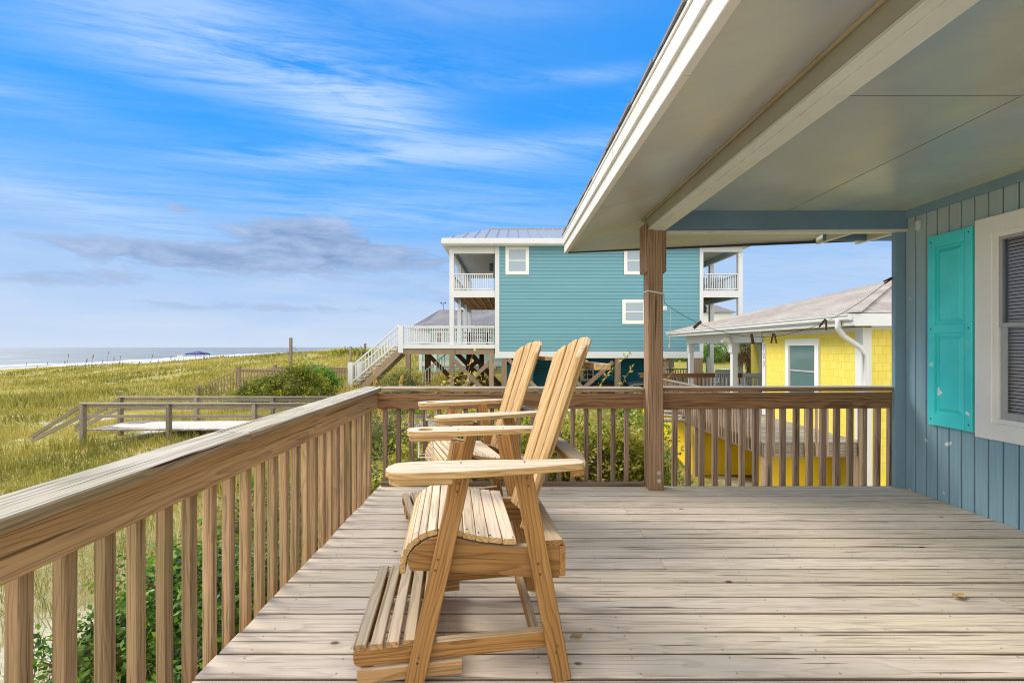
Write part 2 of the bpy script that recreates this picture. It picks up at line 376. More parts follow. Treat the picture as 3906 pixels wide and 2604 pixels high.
def shingles(name, c1, c2, sx=.9, row=.14):
    N = NT(name); p = N.pos(); s = N.n('SeparateXYZ', Vector=p)
    br = N.n('TexBrick', Vector=N.n('CombineXYZ', X=N.math('ADD', s.outputs[0], N.math('MULTIPLY', s.outputs[1], 1.0)), Y=N.math('MULTIPLY', s.outputs[2], 3.6), Z=0.0).outputs[0], Color1=(*c1, 1), Color2=(*c2, 1), Mortar=tuple(x * .45 for x in c1) + (1,), Scale=1.0)
    br.inputs['Mortar Size'].default_value = .022; br.inputs['Brick Width'].default_value = .3; br.inputs['Row Height'].default_value = row
    c = N.mix(N.mapr(N.noise(p, 18, 3), .35, .7, 0, .5), br.outputs[0], tuple(x * .6 for x in c2))
    c = N.mix(N.mapr(N.noise(p, .7, 3), .4, .7, 0, .4), c, tuple(x * 1.15 for x in c1))
    N.principled(c, .9, N.math('MULTIPLY', br.outputs['Fac'], -1.0), .4, .01, spec=.1)
    return N.m
M['shingle'] = shingles('tan_shingles', (.52, .46, .40), (.38, .32, .27))
M['greyshingle'] = shingles('grey_shingles', (.30, .29, .30), (.24, .23, .24))
def metalroof():
    N = NT('standing_seam_metal'); p = N.pos(); n = N.noise(N.vmath('MULTIPLY', p, (.3, 1, 1)), 1.5, 4)
    N.principled(N.mix(n, (.34, .345, .36), (.42, .425, .44)), .38, spec=.5, Metallic=.25); return N.m
M['metalroof'] = metalroof()
M['porchwhite'] = paint('white_house_paint', (.66, .67, .67), .05, .5, .08, (.5, .45, .4), 1)
M['greychair'] = flat('grey_rocker_paint', (.24, .27, .28), .5)
M['navy'] = flat('navy_canopy', (.02, .035, .16), .7)
M['bark'] = wood('shrub_stem', (.22, .12, .055), (.1, .05, .02), (.3, .2, .1), .2, knots=0)
# ------------------------------------------------------------------ terrain
def sst(a, b, x): t = np.clip((x - a) / (b - a), 0, 1); return t * t * (3 - 2 * t)
def shore_x(y): return -99.0 - .24 * y
def terrain_z(x, y):
    x = np.asarray(x, dtype=float); y = np.asarray(y, dtype=float)
    tx = x / np.maximum(y, 12.0)
    crest = np.interp(tx, [-1.4, -1.125, -.78, -.6, -.48, -.36, -.2], [-2.5, -2.15, -1.1, -.25, .25, .62, .2])
    t = sst(16, 58, y)
    z = -1.38 * (1 - t) + crest * t
    z += .16 * np.sin(x * .31 + y * .12) * np.cos(y * .23 - x * .07) * sst(8, 20, y) + .07 * np.sin(x * .9 + 1) * np.sin(y * .8) 
    z += .5 * np.exp(-(((x + 8.5) / 3.0) ** 2 + ((y - 24) / 5.0) ** 2))
    # left flank drops a little
    z -= .5 * sst(-6, -22, x) * sst(30, 10, y)
    # falls away behind the crest on the ocean side
    fall = sst(66, 112, y) * sst(-.36, -.52, tx)
    z = z * (1 - fall) - 4.2 * fall
    s = x - shore_x(y)
    b = sst(34, 2, s)
    z = z * (1 - b) - 5.1 * b
    z = np.where(s < 2, -5.1 + (s - 2) * .03, z)
    # lower lots on the right
    rr = sst(2.6, 5.2, x) * sst(3.0, 6.0, y) * sst(26, 18, y)
    z = z - 1.15 * rr
    # dry sand pocket below the deck corner
    return z
def terrain_mat():
    N = NT('dune_ground'); p = N.pos(); s = N.n('SeparateXYZ', Vector=p)
    n1 = N.noise(p, .16, 5, .6); n2 = N.noise(p, 1.3, 5, .65); n3 = N.noise(p, 9, 4, .65)
    g = N.mix(N.mapr(n2, .35, .65), (.30, .26, .06), (.48, .38, .13))
    g = N.mix(N.mapr(n1, .40, .62), g, (.38, .33, .08))
    g = N.mix(N.mapr(n3, .45, .7), g, (.20, .18, .04))
    sand = N.mix(n3, (.62, .56, .44), (.74, .69, .58))
    near = N.mapr(s.outputs[1], 7, 3)
    sm = N.mapr(N.noise(p, .55, 4, .6), .60, .68)
    sm = N.math('MAXIMUM', sm, N.math('MULTIPLY', near, N.mapr(n2, .30, .5)))
    sh = N.math('SUBTRACT', s.outputs[0], N.math('ADD', -99.0, N.math('MULTIPLY', s.outputs[1], -.24)))
    bm = N.mapr(sh, 34, 27)
    c = N.mix(sm, g, sand); c = N.mix(bm, c, (.66, .62, .54))
    N.principled(c, .95, n3, .6, .05, spec=.05)
    return N.m
def grid(name, xs, ys, zf, mat, **k):
    X, Y = np.meshgrid(xs, ys); Z = zf(X, Y)
    V = np.stack([X, Y, Z], -1).reshape(-1, 3)
    nx, ny = len(xs), len(ys)
    i, j = np.meshgrid(np.arange(nx - 1), np.arange(ny - 1)); a = (j * nx + i).ravel()
    o = npmesh(name, V, np.stack([a, a + 1, a + 1 + nx, a + nx], -1), mat, smooth=True)
    return o
ys = np.concatenate([np.arange(-30, 0, 3.0), np.arange(0, 30, .5), np.arange(30, 80, 1.5), np.geomspace(80, 1800, 50)])
xs = np.concatenate([-np.geomspace(560, 40, 60), np.arange(-39, 20, .8), np.geomspace(20, 900, 30)])
tag(grid('ground', xs, ys, terrain_z, terrain_mat()), kind='structure')

def sea_mat():
    N = NT('sea_water'); p = N.pos(); s = N.n('SeparateXYZ', Vector=p)
    n = N.noise(N.vmath('MULTIPLY', p, (.05, .012, 1)), 1.0, 5, .6)
    n2 = N.noise(N.vmath('MULTIPLY', p, (.3, .08, 1)), 1.0, 4, .6)
    c = N.mix(N.mapr(n, .35, .65), (.17, .185, .18), (.25, .265, .255))
    d = N.math('SUBTRACT', N.math('ADD', -99.0, N.math('MULTIPLY', s.outputs[1], -.24)), s.outputs[0])
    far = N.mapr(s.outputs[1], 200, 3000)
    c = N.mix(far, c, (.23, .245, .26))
    wv = N.n('TexNoise', Vector=N.n('CombineXYZ', X=N.math('MULTIPLY', d, .055), Y=N.math('MULTIPLY', s.outputs[1], .012), Z=0.0).outputs[0], Scale=1.0, Detail=4.0).outputs[0]
    foam = N.math('MULTIPLY', N.mapr(wv, .46, .56), N.mapr(d, 50, 22))
    foam = N.math('MAXIMUM', foam, N.math('MULTIPLY', N.mapr(d, 9, 4), N.mapr(n2, .3, .4)))
    foam = N.math('MAXIMUM', foam, N.math('MULTIPLY', N.mapr(wv, .62, .66), .5))
    c = N.mix(foam, c, (.55, .57, .57))
    N.principled(c, N.math('ADD', .45, N.math('MULTIPLY', foam, .4)), n2, .4, .3, spec=.25)
    return N.m
m = MB(); m.quad((-9000, -300, -5.0), (200, -300, -5.0), (200, 14000, -5.0), (-9000, 14000, -5.0))
tag(m.build('sea', sea_mat()), kind='structure')
# breaking surf ridges
m = MB()
for k, (off, h, w, y0, y1) in enumerate([(7, .55, 5, 95, 215), (17, .9, 6, 120, 300), (13, .8, 6, 205, 420), (30, .9, 7, 60, 170), (34, .8, 8, 260, 520)]):
    n = 60; ring = []
    for i in range(n + 1):
        y = y0 + (y1 - y0) * i / n; x = shore_x(y) - off + 2.2 * math.sin(y * .05 + k)
        hh = h * math.sin(math.pi * i / n) ** .5 * (.65 + .35 * math.sin(y * .22 + k * 2) * math.sin(y * .071)) 
        ring.append([(x + w * .5, y, -5.02), (x + w * .25, y, -5 + hh * .6), (x, y, -5 + hh), (x - w * .3, y, -5 + hh * .5), (x - w * .6, y, -5.02)])
    vs = [p for r in ring for p in r]
    fs = [(i * 5 + j, i * 5 + j + 1, (i + 1) * 5 + j + 1, (i + 1) * 5 + j) for i in range(n) for j in range(4)]
    m.add(vs, fs)
foamm = paint('surf_foam', (.66, .68, .69), .12, .8, .1, (.6, .65, .66), .5, .5, None, 2)
tag(m.build('surf', foamm, smooth=True), kind='structure')

# ------------------------------------------------------------------ sky
SUN_EL, SUN_AZ = R(41), R(-66)     # azimuth from +Y towards +X: sun stands out over the ocean, a little ahead
def make_world():
    w = bpy.data.worlds.new("World"); scene.world = w; w.use_nodes = True
    N = NT.__new__(NT); N.t = w.node_tree; N.t.nodes.clear()
    out = N.t.nodes.new('ShaderNodeOutputWorld')
    d = N.vmath('NORMALIZE', N.n('TexCoord').outputs['Generated'])
    s = N.n('SeparateXYZ', Vector=d); x, y, z = s.outputs
    az = N.math('ARCTAN2', x, y); el = N.math('ARCSINE', z)
    sky = N.n('TexSky', _sky_type='NISHITA', _sun_disc=False, _sun_elevation=SUN_EL, _sun_rotation=SUN_AZ, _air_density=1.0, _dust_density=1.0, _ozone_density=2.0)
    base = N.ramp(N.math('DIVIDE', el, 1.5708), [(0.0, (.60, .72, .90)), (.045, (.45, .62, .90)), (.10, (.33, .55, .90)), (.17, (.11, .43, .98)), (.26, (.032, .36, 1.0)), (.42, (.045, .32, .92)), (1.0, (.30, .45, .75))])
    plane = N.vmath('DIVIDE', N.n('CombineXYZ', X=x, Y=y, Z=0.0).outputs[0], N.n('CombineXYZ', X=N.math('MAXIMUM', z, .05), Y=N.math('MAXIMUM', z, .05), Z=1.0).outputs[0])
    rot = N.n('VectorRotate', _rotation_type='Z_AXIS', Vector=plane, Angle=R(-14)).outputs[0]
    wisp = N.noise(N.vmath('MULTIPLY', rot, (.7, 3.4, 1)), 1.0, 9, .66, .9)
    wisp2 = N.noise(N.vmath('MULTIPLY', rot, (2.4, 9, 1)), 1.0, 8, .68, 1.2)
    w1 = N.math('ADD', N.math('MULTIPLY', wisp, .7), N.math('MULTIPLY', wisp2, .3))
    def blob(a0, e0, sa, se, amp, tilt=0.0):
        da = N.math('SUBTRACT', az, a0); de = N.math('SUBTRACT', N.math('SUBTRACT', el, e0), N.math('MULTIPLY', da, tilt))
        q = N.math('ADD', N.math('POWER', N.math('ABSOLUTE', N.math('DIVIDE', da, sa)), 2.0), N.math('POWER', N.math('ABSOLUTE', N.math('DIVIDE', de, se)), 2.0))
        return N.math('MULTIPLY', N.math('EXPONENT', N.math('MULTIPLY', q, -1.0)), amp)
    B = None
    for b in [(-.48, .50, .34, .055, 1.0, .10), (-.30, .455, .16, .05, 1.05, -.05), (-.62, .56, .25, .05, .6, .1), (-.42, .36, .2, .022, .8, .14), (.0, .405, .30, .028, .85, .05),
              (-.95, .36, .22, .03, .5, .0), (.15, .53, .2, .014, .5, .0), (-.72, .215, .25, .03, .65, -.12), (-.1, .32, .35, .05, .35, .1), (-.35, .27, .7, .04, .35, 0), (.45, .12, .4, .1, .45, 0), (-.2, .64, .5, .03, .3, .0)]:
        o = blob(*b); B = o if B is None else N.math('ADD', B, o)
    m1 = N.math('MULTIPLY', N.mapr(w1, .37, .58), B, clamp=True)
    general = N.math('MULTIPLY', N.mapr(w1, .52, .75), .22)
    cm = N.math('MAXIMUM', m1, general)
    c = N.mix(N.math('MULTIPLY', cm, .72), base, (.60, .78, 1.0))
    # soft haze veil low down, with lavender grey cumulus banks
    az3 = N.n('CombineXYZ', X=N.math('MULTIPLY', az, 3.2), Y=N.math('MULTIPLY', el, 16.0), Z=2.0).outputs[0]
    cn = N.noise(az3, 1.0, 6, .6, .3)
    veil = N.math('MULTIPLY', N.mapr(el, .30, .06), N.mapr(cn, .35, .65))
    c = N.mix(N.math('MULTIPLY', veil, .5), c, (.66, .75, .90))
    G = None
    for b in [(-.42, .212, .13, .040, 1.4, .0), (-.62, .160, .22, .027, 1.15, .0), (-.22, .185, .22, .035, .8, .0), (-.98, .10, .12, .02, .4, 0), (-.63, .24, .03, .012, .6, 0), (-.8, .11, .2, .02, .6, .0), (-.15, .11, .3, .03, .35, .0), (-.5, .075, .5, .012, .4, .0)]:
        o = blob(*b); G = o if G is None else N.math('ADD', G, o)
    cn2 = N.noise(N.n('CombineXYZ', X=N.math('MULTIPLY', az, 9.0), Y=N.math('MULTIPLY', el, 34.0), Z=5.0).outputs[0], 1.0, 9, .62, .3)
    gm = N.mapr(N.math('ADD', G, N.math('MULTIPLY', N.math('SUBTRACT', cn2, .5), 3.0)), .45, .85)
    gm = N.math('MULTIPLY', gm, N.mapr(G, .05, .35))
    gc = N.mix(N.mapr(cn2, .35, .65), (.20, .32, .56), (.43, .55, .79))
    c = N.mix(N.math('MULTIPLY', gm, .92), c, gc)
    # added fill: unseen sky behind the camera brightened to light camera-facing sides
    back = N.mapr(y, .05, -.35)
    bc = N.mix(N.noise(plane, 1.2, 4), (1.9, 1.9, 1.9), (2.9, 2.75, 2.5))
    c = N.mix(N.math('MULTIPLY', back, .9), c, bc)
    tot = N.vmath('ADD', c, N.vmath('MULTIPLY', sky.outputs[0], (.004, .004, .004)))
    # below the horizon
    c2 = N.mix(N.mapr(z, -.001, -.02), tot, (.45, .45, .42))
    bg = N.n('Background', Color=c2, Strength=1.0)
    N.t.links.new(bg.outputs[0], out.inputs[0])
make_world()
sl = bpy.data.lights.new('sun', 'SUN'); sl.energy = 3.7; sl.angle = R(27); sl.color = (1, .92, .80)
so = bpy.data.objects.new('sun', sl); col.objects.link(so)
sd = Vector((math.sin(SUN_AZ) * math.cos(SUN_EL), math.cos(SUN_AZ) * math.cos(SUN_EL), math.sin(SUN_EL)))
so.rotation_euler = (-sd).to_track_quat('-Z', 'Y').to_euler(); so.location = (-20, 10, 30)

cam = bpy.data.cameras.new('camera'); co = bpy.data.objects.new('camera', cam); col.objects.link(co)
co.location = (0, 0, EYE); co.rotation_euler = (R(90), 0, 0); cam.lens = 16.0; cam.sensor_width = 36
cam.shift_y = 13 / 2352; cam.clip_start = .05; cam.clip_end = 30000
scene.camera = co
scene.view_settings.view_transform = 'Standard'; scene.view_settings.look = 'None'; scene.view_settings.exposure = 0
scene.render.engine = 'CYCLES'; scene.cycles.use_denoising = True; scene.cycles.denoising_prefilter = 'NONE'; scene.cycles.pixel_filter_type = 'BLACKMAN_HARRIS'; scene.cycles.filter_width = 1.1; scene.cycles.sample_clamp_indirect = 6; scene.cycles.max_bounces = 10; scene.cycles.diffuse_bounces = 6

# ------------------------------------------------------------------ deck
DL, DR, DF = -1.235, 3.60, 4.245          # deck left edge, right edge (wall), far edge
deck = empty('wooden_deck', (1.2, 1.5, 0), 0, 'weathered grey plank deck floor under the two tall chairs', 'deck')
def put(o, root):        # parent keeping world coordinates
    o.parent = root; o.matrix_parent_inverse = root.matrix_basis.inverted(); return o
bpy.context.view_layer.update()
m = MB(); mn = MB(); y = DF; pitch = .1456; k = 0
joists = [-1.10, -.70, -.30, .10, .50, .90, 1.30, 1.70, 2.10, 2.50, 2.90, 3.30]
while y > -3.0:
    yc = y - .070; w = .1375 + random.uniform(-.0015, .0012); tilt = random.uniform(-.0012, .0012); dz = random.uniform(-.0015, .001)
    ends = [DL + random.uniform(-.008, .008)]
    if k % 3 == 1: ends.append(random.choice(joists[4:10]))
    ends.append(DR - .004)
    for a, b in zip(ends[:-1], ends[1:]):
        nseg = 1
        m.board((a + .0012, yc, -.019 + dz), (b - .0012, yc + tilt * 2, -.019 + dz), w, .038, (tilt * 3, tilt * 4, 1), .0055)
    for jx in joists:
        for s in (-1, 1):
            px = jx + random.uniform(-.012, .012); py = yc + s * (.045 + random.uniform(-.006, .006))
            r_ = .0048; zc = dz + .0010
            mn.lathe((px, py, zc - .003), [(r_, 0), (r_, .0030), (r_ * .6, .0036)], 8)
    y -= pitch; k += 1
put(m.build('floor_boards', M['deck']), deck); put(mn.build('nail_heads', M['nail']), deck)
m = MB(); m.box(DL + .01, 3.6, DF - .05, DF - .012, -.27, -.042, .003); m.box(DL + .01, DL + .048, -3, DF - .05, -.27, -.042, .003)
put(m.build('rim_joist', M['rail']), deck)
m = MB()
for jx in joists: m.box(jx - .019, jx + .019, -2.9, DF - .052, -.25, -.042)
put(m.build('floor_joists', M['darkwood']), deck)
m = MB()
for (px, py) in [(-1.0, 3.9), (1.2, 3.9), (3.3, 3.9), (-1.0, 1.2), (1.2, 1.2), (3.3, 1.2), (-1.0, -1.6), (1.2, -1.6)]:
    m = MB(); m.board((px, py, -2.0), (px, py, -.252), .14, .14, (0, 1, 0), .006); put(m.build('deck_post', M['piling']), deck)
# dry leaves on the floor
def dryleaf(x, y, rz, L, lab):
    m = MB(); n = 6; vs = []
    for i in range(n + 1):
        t = i / n; w = L * .22 * math.sin(math.pi * t) ** .8 + .0006; z = .004 + L * .12 * math.sin(t * 5) ** 2
        for s in (-1, 0, 1): vs.append((L * (t - .5), s * w, z + (abs(s) * .006 if i % 2 else abs(s) * .004)))
    fs = [(i * 3 + j, i * 3 + j + 1, i * 3 + j + 4, i * 3 + j + 3) for i in range(n) for j in range(2)]
    m.add(vs, fs)
    o = m.build('dry_leaf', flat('dry_leaf_' + str(rz), (.46, .30, .13), .7), smooth=True); o.location = (x, y, 0); o.rotation_euler = (0, 0, rz)
    tag(o, lab, 'leaf')
dryleaf(2.30, 2.345, .3, .085, 'curled brown dry leaf on the open deck boards, far from the chairs')
dryleaf(.285, 2.02, .2, .06, 'small brown dry leaf on the deck boards just behind the near chair leg')

# ------------------------------------------------------------------ railings
rl = empty('deck_railing', (-1.26, 1.2, 0), 0, 'long weathered deck railing on the ocean side, running towards the camera with grey top cap', 'railing')
rf1 = empty('deck_railing', (0, 4.27, 0), 0, 'far deck railing behind the chairs, with leafy shrub showing between its balusters', 'railing')
rf2 = empty('deck_railing', (2.4, 4.27, 0), 0, 'dark brown deck railing between the porch post and the blue wall', 'railing')
bpy.context.view_layer.update()
# ocean side run: cap, skirt board, balusters
def capx(y): return -1.218 + (4.2 - y) * .018 - .088
m = MB()
for (a, b) in [(4.37, 2.06), (2.056, -1.2), (-1.204, -3.0)]:
    za = .895 - (4.3 - a) * .004; zb = .895 - (4.3 - b) * .004
    m.board((capx(a), a, za), (capx(b), b, zb), .178, .038, (.012, 0, 1), .005)
put(m.build('cap_rail', M['cap']), rl)
m = MB(); m.board((-1.268, 4.24, .790), (-1.262, .9, .778), .038, .142, (0, 0, 1), .004); m.board((-1.262, .897, .778), (-1.262, -3, .768), .038, .142, (0, 0, 1), .004)
put(m.build('skirt_board', M['rail']), rl)
y = 4.16; i = 0
while y > -1.6:
    m = MB(); jx = random.uniform(-.003, .003)
    m.board((-1.309 + jx, y, -.25), (-1.309 + random.uniform(-.004, .004), y + random.uniform(-.004, .004), .855), .040, .040, (0, 1, 0), .003)
    put(m.build('baluster', M['bal']), rl); y -= .1285; i += 1
# far run, left of the post
m = MB(); m.board((-1.212, 4.30, .895), (.25, 4.30, .895), .178, .038, (0, 0, 1), .004); m.board((.253, 4.30, .893), (1.225, 4.30, .893), .178, .038, (0, 0, 1), .004)
put(m.build('cap_rail', M['cap']), rf1)
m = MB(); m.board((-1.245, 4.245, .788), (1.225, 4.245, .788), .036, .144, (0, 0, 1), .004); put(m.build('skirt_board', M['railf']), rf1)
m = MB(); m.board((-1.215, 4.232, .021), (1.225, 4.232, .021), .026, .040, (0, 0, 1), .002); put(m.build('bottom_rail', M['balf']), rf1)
for i in range(20):
    x = -1.195 + .1262 * i
    if x > 1.2: break
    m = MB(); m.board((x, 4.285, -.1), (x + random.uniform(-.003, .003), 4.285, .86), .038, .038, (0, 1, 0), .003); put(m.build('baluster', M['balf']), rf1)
# far run, right of the post
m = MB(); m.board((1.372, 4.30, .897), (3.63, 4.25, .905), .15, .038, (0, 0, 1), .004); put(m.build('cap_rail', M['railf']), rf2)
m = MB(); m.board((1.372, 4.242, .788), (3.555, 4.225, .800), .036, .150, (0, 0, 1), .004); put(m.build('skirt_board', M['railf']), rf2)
for i in range(18):
    x = 1.40 + .1268 * i
    if x > 3.57: break
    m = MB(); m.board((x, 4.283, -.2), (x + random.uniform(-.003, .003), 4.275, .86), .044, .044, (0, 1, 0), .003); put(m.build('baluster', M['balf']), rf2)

# ------------------------------------------------------------------ porch post
pp = empty('porch_post', (1.30, 4.18, 0), 0, 'thick brown timber post holding up the porch roof, with two bolts near its foot', 'post')
bpy.context.view_layer.update()
m = MB(); m.board((1.302, 4.175, 0), (1.292, 4.175, 2.352), .138, .138, (0, 1, 0), .007); put(m.build('post', M['post']), pp)
for x in (1.206, 1.378):
    m = MB(); w = .019
    yy0, yy1 = 4.115, 4.235
    pts = [(x - w, yy0, 1.975), (x - w * .2, yy0, 1.955), (x + w, yy0, 1.975), (x + w, yy0, 2.395), (x - w, yy0, 2.395)]
    m.extrude(pts, (0, .12, 0), (0, 0, 1)); put(m.build('cleat', M['post'], bevel=.003), pp)
for z in (.155, .085):
    m = MB()
    for r0, y0, y1 in ((.019, 4.1035, 4.106), (.0115, 4.094, 4.1035), (.006, 4.085, 4.094)):
        n = 16 if r0 > .015 else (6 if r0 > .01 else 10)
        m.tube([(1.327, y1, z), (1.327, y0, z)], r0, n)
    put(m.build('bolt', M['galv']), pp)

# ------------------------------------------------------------------ own house
house = empty('beach_house', (3.6, 1.0, 0), 0, 'blue grey beach house wall with its deep porch roof over the deck', 'house')
bpy.context.view_layer.update()
def H(m, name, mat, **k): return put(m.build(name, mat, **k), house)
WX = 3.60
# siding: vertical grooved boards
m = MB(); g = .1035; y = 4.165
m.box(WX + .0125, WX + .10, -3.5, 2.07, -1.2, 2.62); m.box(WX + .0125, WX + .10, 3.39, 4.165, -1.2, 2.62); m.box(WX + .0125, WX + .10, 2.0701, 3.3899, -1.2, .727); m.box(WX + .0125, WX + .10, 2.0701, 3.3899, 2.137, 2.62)
while y > -3.5:
    y0 = y - g + .0045; y1 = y - .0045
    for (za, zb) in (((-.4, .70), (2.16, 2.55)) if (y1 > 2.0 and y0 < 3.45) else ((-.4, 2.55),)):
        m.extrude([(WX + .012, y0, za), (WX + .002, y0 + .001, za), (WX, y0 + .003, za), (WX, y1 - .003, za), (WX + .002, y1 - .001, za), (WX + .012, y1, za)], (0, 0, zb - za), (0, 0, 1))
    y -= g
H(m, 'wall', M['bluewall'])
m = MB(); m.box(3.505, 3.598, 4.165, 4.205, -.3, 2.37, .003); m.box(3.5985, 3.70, 4.1655, 4.2, -.3, 2.55, .003)
H(m, 'corner_board', M['bluepost'])
m = MB(); m.box(WX - .022, WX - .002, -3.5, 4.14, 2.455, 2.545, .003); H(m, 'frieze_board', M['bluepost'])
# end beam
m = MB(); m.board((1.372, 4.16, 2.446), (3.62, 4.16, 2.456), .042, .186, (0, 0, 1), .003); H(m, 'cross_beam', M['bluebeam'])
m = MB(); m.board((1.372, 4.175, 2.336), (3.60, 4.175, 2.352), .075, .024, (0, 0, 1), .002); H(m, 'beam_trim', M['fascia'])
# main beam along the deck
def bx(y, x0): return x0 + (4.14 - y) * .014
m = MB(); m.board((bx(4.25, 1.308), 4.25, 2.428), (bx(-3, 1.308), -3, 2.428), .145, .115, (0, 0, 1), .003); H(m, 'main_beam', M['beamface'])
m = MB(); m.board((bx(4.135, 1.31), 4.135, 2.359), (bx(-3, 1.31), -3, 2.359), .158, .020, (0, 0, 1), .003)
m.board((bx(4.135, 1.336), 4.135, 2.3465), (bx(-3, 1.336), -3, 2.3465), .10, .006, (0, 0, 1), .001); H(m, 'beam_casing', M['creambeam'])
m = MB(); m.board((bx(4.25, 1.222), 4.25, 2.470), (bx(-3, 1.222), -3, 2.470), .022, .022, (0, 0, 1), .006); H(m, 'beam_moulding', M['moulding'])
# flat ceiling in panels with open seams
m = MB(); xs_ = [1.34, 2.520, 2.524 + 0, 3.62]; 
for (x0, x1) in ((1.32, 2.514), (2.524, 3.62)):
    yj = [4.15, 2.254, 2.244, -.2, -.21, -3.2] if x0 < 2 else [4.15, 1.7, 1.694, -.8, -.806, -3.2]
    for a, b in ((0, 1), (2, 3), (4, 5)): m.box(x0, x1, yj[b], yj[a], 2.53, 2.545)
m.box(1.32, 3.7, -3.2, 4.15, 2.552, 2.575)
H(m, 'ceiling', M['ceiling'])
m = MB(); m.box(2.505, 2.533, -3.2, 4.14, 2.547, 2.550); m.box(1.33, 2.50, 2.235, 2.263, 2.5465, 2.5505); H(m, 'seam_backing', M['roofedge'])
# sloping soffit out to the eave, mitred at the corner; S = skew of the eave line
def ex(y, x0): return x0 - .0925 + (4.82 - y) * .019     # eave line x
E1 = 4.82
def sheet(m, pts, t=.012):
    pts = [Vector(p) for p in pts]; m.extrude(pts, (0, 0, t), (0, 1, 0))
m = MB()
c0 = (ex(E1, .683) + .0, E1 - .02, 2.292); c1 = (1.215, 4.235, 2.478)
ysm = 3.35
def onS(y): return (ex(y, .683), y, 2.292)
sheet(m, [c0, c1, (bx(ysm + .004, 1.235), ysm + .004, 2.478), onS(ysm + .004)])
sheet(m, [onS(ysm), (bx(ysm, 1.235), ysm, 2.478), (bx(-3.2, 1.235), -3.2, 2.478), onS(-3.2)])
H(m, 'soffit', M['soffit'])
m = MB()
sheet(m, [(c0[0] + .004, c0[1], c0[2]), (3.16, E1 - .02, 2.412), (3.16, 4.18, 2.50), (c1[0] + .003, 4.235, 2.478)])
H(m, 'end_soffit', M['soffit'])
# rafter tails and blocking past the end soffit
for x in (3.19, 3.60):
    m = MB(); m.extrude([(x, 4.19, 2.36), (x, 4.78, 2.37), (x, 4.78, 2.44), (x, 4.19, 2.5)], (.038, 0, 0), (0, 1, 0)); H(m, 'rafter_tail', M['fascia'])
m = MB(); m.box(3.165, 4.6, 4.62, 4.635, 2.37, 2.6); m.box(3.165, 4.6, 4.2, 4.79, 2.505, 2.52); H(m, 'porch_blocking', M['bluebeam'])
m = MB(); m.board((ex(E1, .66), E1 - .005, 2.300), (5.0, E1 - .005, 2.478), .028, .035, (0, 0, 1)); H(m, 'drip_edge', M['roofedge'])
m = MB(); m.board((ex(E1, .66), E1 + .022, 2.37), (5.0, E1 + .022, 2.55), .02, .14, (0, 0, 1)); H(m, 'end_fascia', M['fascia'])
# eave boards (in real joints)
for (mname, x0, w, z0, z1, cuts) in (('fascia_board', .665, .038, 2.280, 2.372, [E1, 1.66, -3.2]), ('upper_fascia_board', .648, .034, 2.366, 2.441, [E1, 2.62, .9, -3.2]), ('drip_board', .640, .02, 2.447, 2.470, [E1, .4, -3.2])):
    m = MB()
    for a, b in zip(cuts[:-1], cuts[1:]):
        j = random.uniform(-.003, .003)
        m.board((ex(a, x0) + j, a, (z0 + z1) / 2), (ex(b + .003, x0) + j, b + .003, (z0 + z1) / 2), w, z1 - z0, (0, 0, 1), .003)
    H(m, mname, M['fascia'])
m = MB(); m.board((ex(E1, .675), E1 + .03, 2.452), (ex(-3.2, .675), -3.2, 2.452), .05, .03, (0, 0, 1)); H(m, 'eave_gap', M['roofedge'])
m = MB(); nn = 26
for i in range(nn):
    a = E1 + .04 - i * .33; b = a - .328; dz = random.uniform(-.002, .004); xo = random.uniform(-.004, .004)
    m.extrude([(ex(a, .622) + xo, a, 2.472), (ex(a, .622) + xo, a, 2.487 + dz), (4.6, a, 3.40), (4.6, a, 3.385)], (0, b - a, 0), (1, 0, 0))
H(m, 'roof', M['greyshingle'])
# ----- shutter
m = MB(); ys0, ys1, zs0, zs1 = 3.530, 3.905, .632, 2.228
fx0, fx1 = WX - .034, WX - .001
st = .058
for (a, b, c, d) in ((ys0, ys0 + st, zs0, zs1), (ys1 - st, ys1, zs0, zs1), (ys0 + st, ys1 - st, zs0, zs0 + .10), (ys0 + st, ys1 - st, zs1 - .10, zs1), (ys0 + st, ys1 - st, 1.405, 1.475)):
    m.box(fx0, fx1, a, b, c, d, .003)
sh = H(m, 'shutter', M['teal_shutter'])
for (za, zb) in ((zs0 + .10, 1.405), (1.475, zs1 - .10)):
    m = MB(); a0, a1 = ys0 + st, ys1 - st
    m.box(WX - .013, WX - .002, a0, a1, za, zb)
    i0 = .022; i1 = .05
    o = [(a0 + i0, za + i0), (a1 - i0, za + i0), (a1 - i0, zb - i0), (a0 + i0, zb - i0)]; q = [(a0 + i1, za + i1), (a1 - i1, za + i1), (a1 - i1, zb - i1), (a0 + i1, zb - i1)]
    vs = [(WX - .0135, *p) for p in o] + [(WX - .030, *p) for p in q]
    m.add(vs, [(0, 1, 5, 4), (1, 2, 6, 5), (2, 3, 7, 6), (3, 0, 4, 7), (4, 5, 6, 7)])
    p = m.build('panel', M['teal_shutter']); p.parent = sh
m = MB()
for (a, z) in ((ys0 + .025, zs1 - .04), (ys1 - .03, zs1 - .05), (ys0 + .025, 1.44), (ys1 - .03, 1.44), (ys0 + .025, zs0 + .05), (ys1 - .03, zs0 + .05)):
    m.tube([(fx0 - .002, a, z), (fx0 + .004, a, z)], .006, 8)
p = m.build('screw', M['black']); p.parent = sh
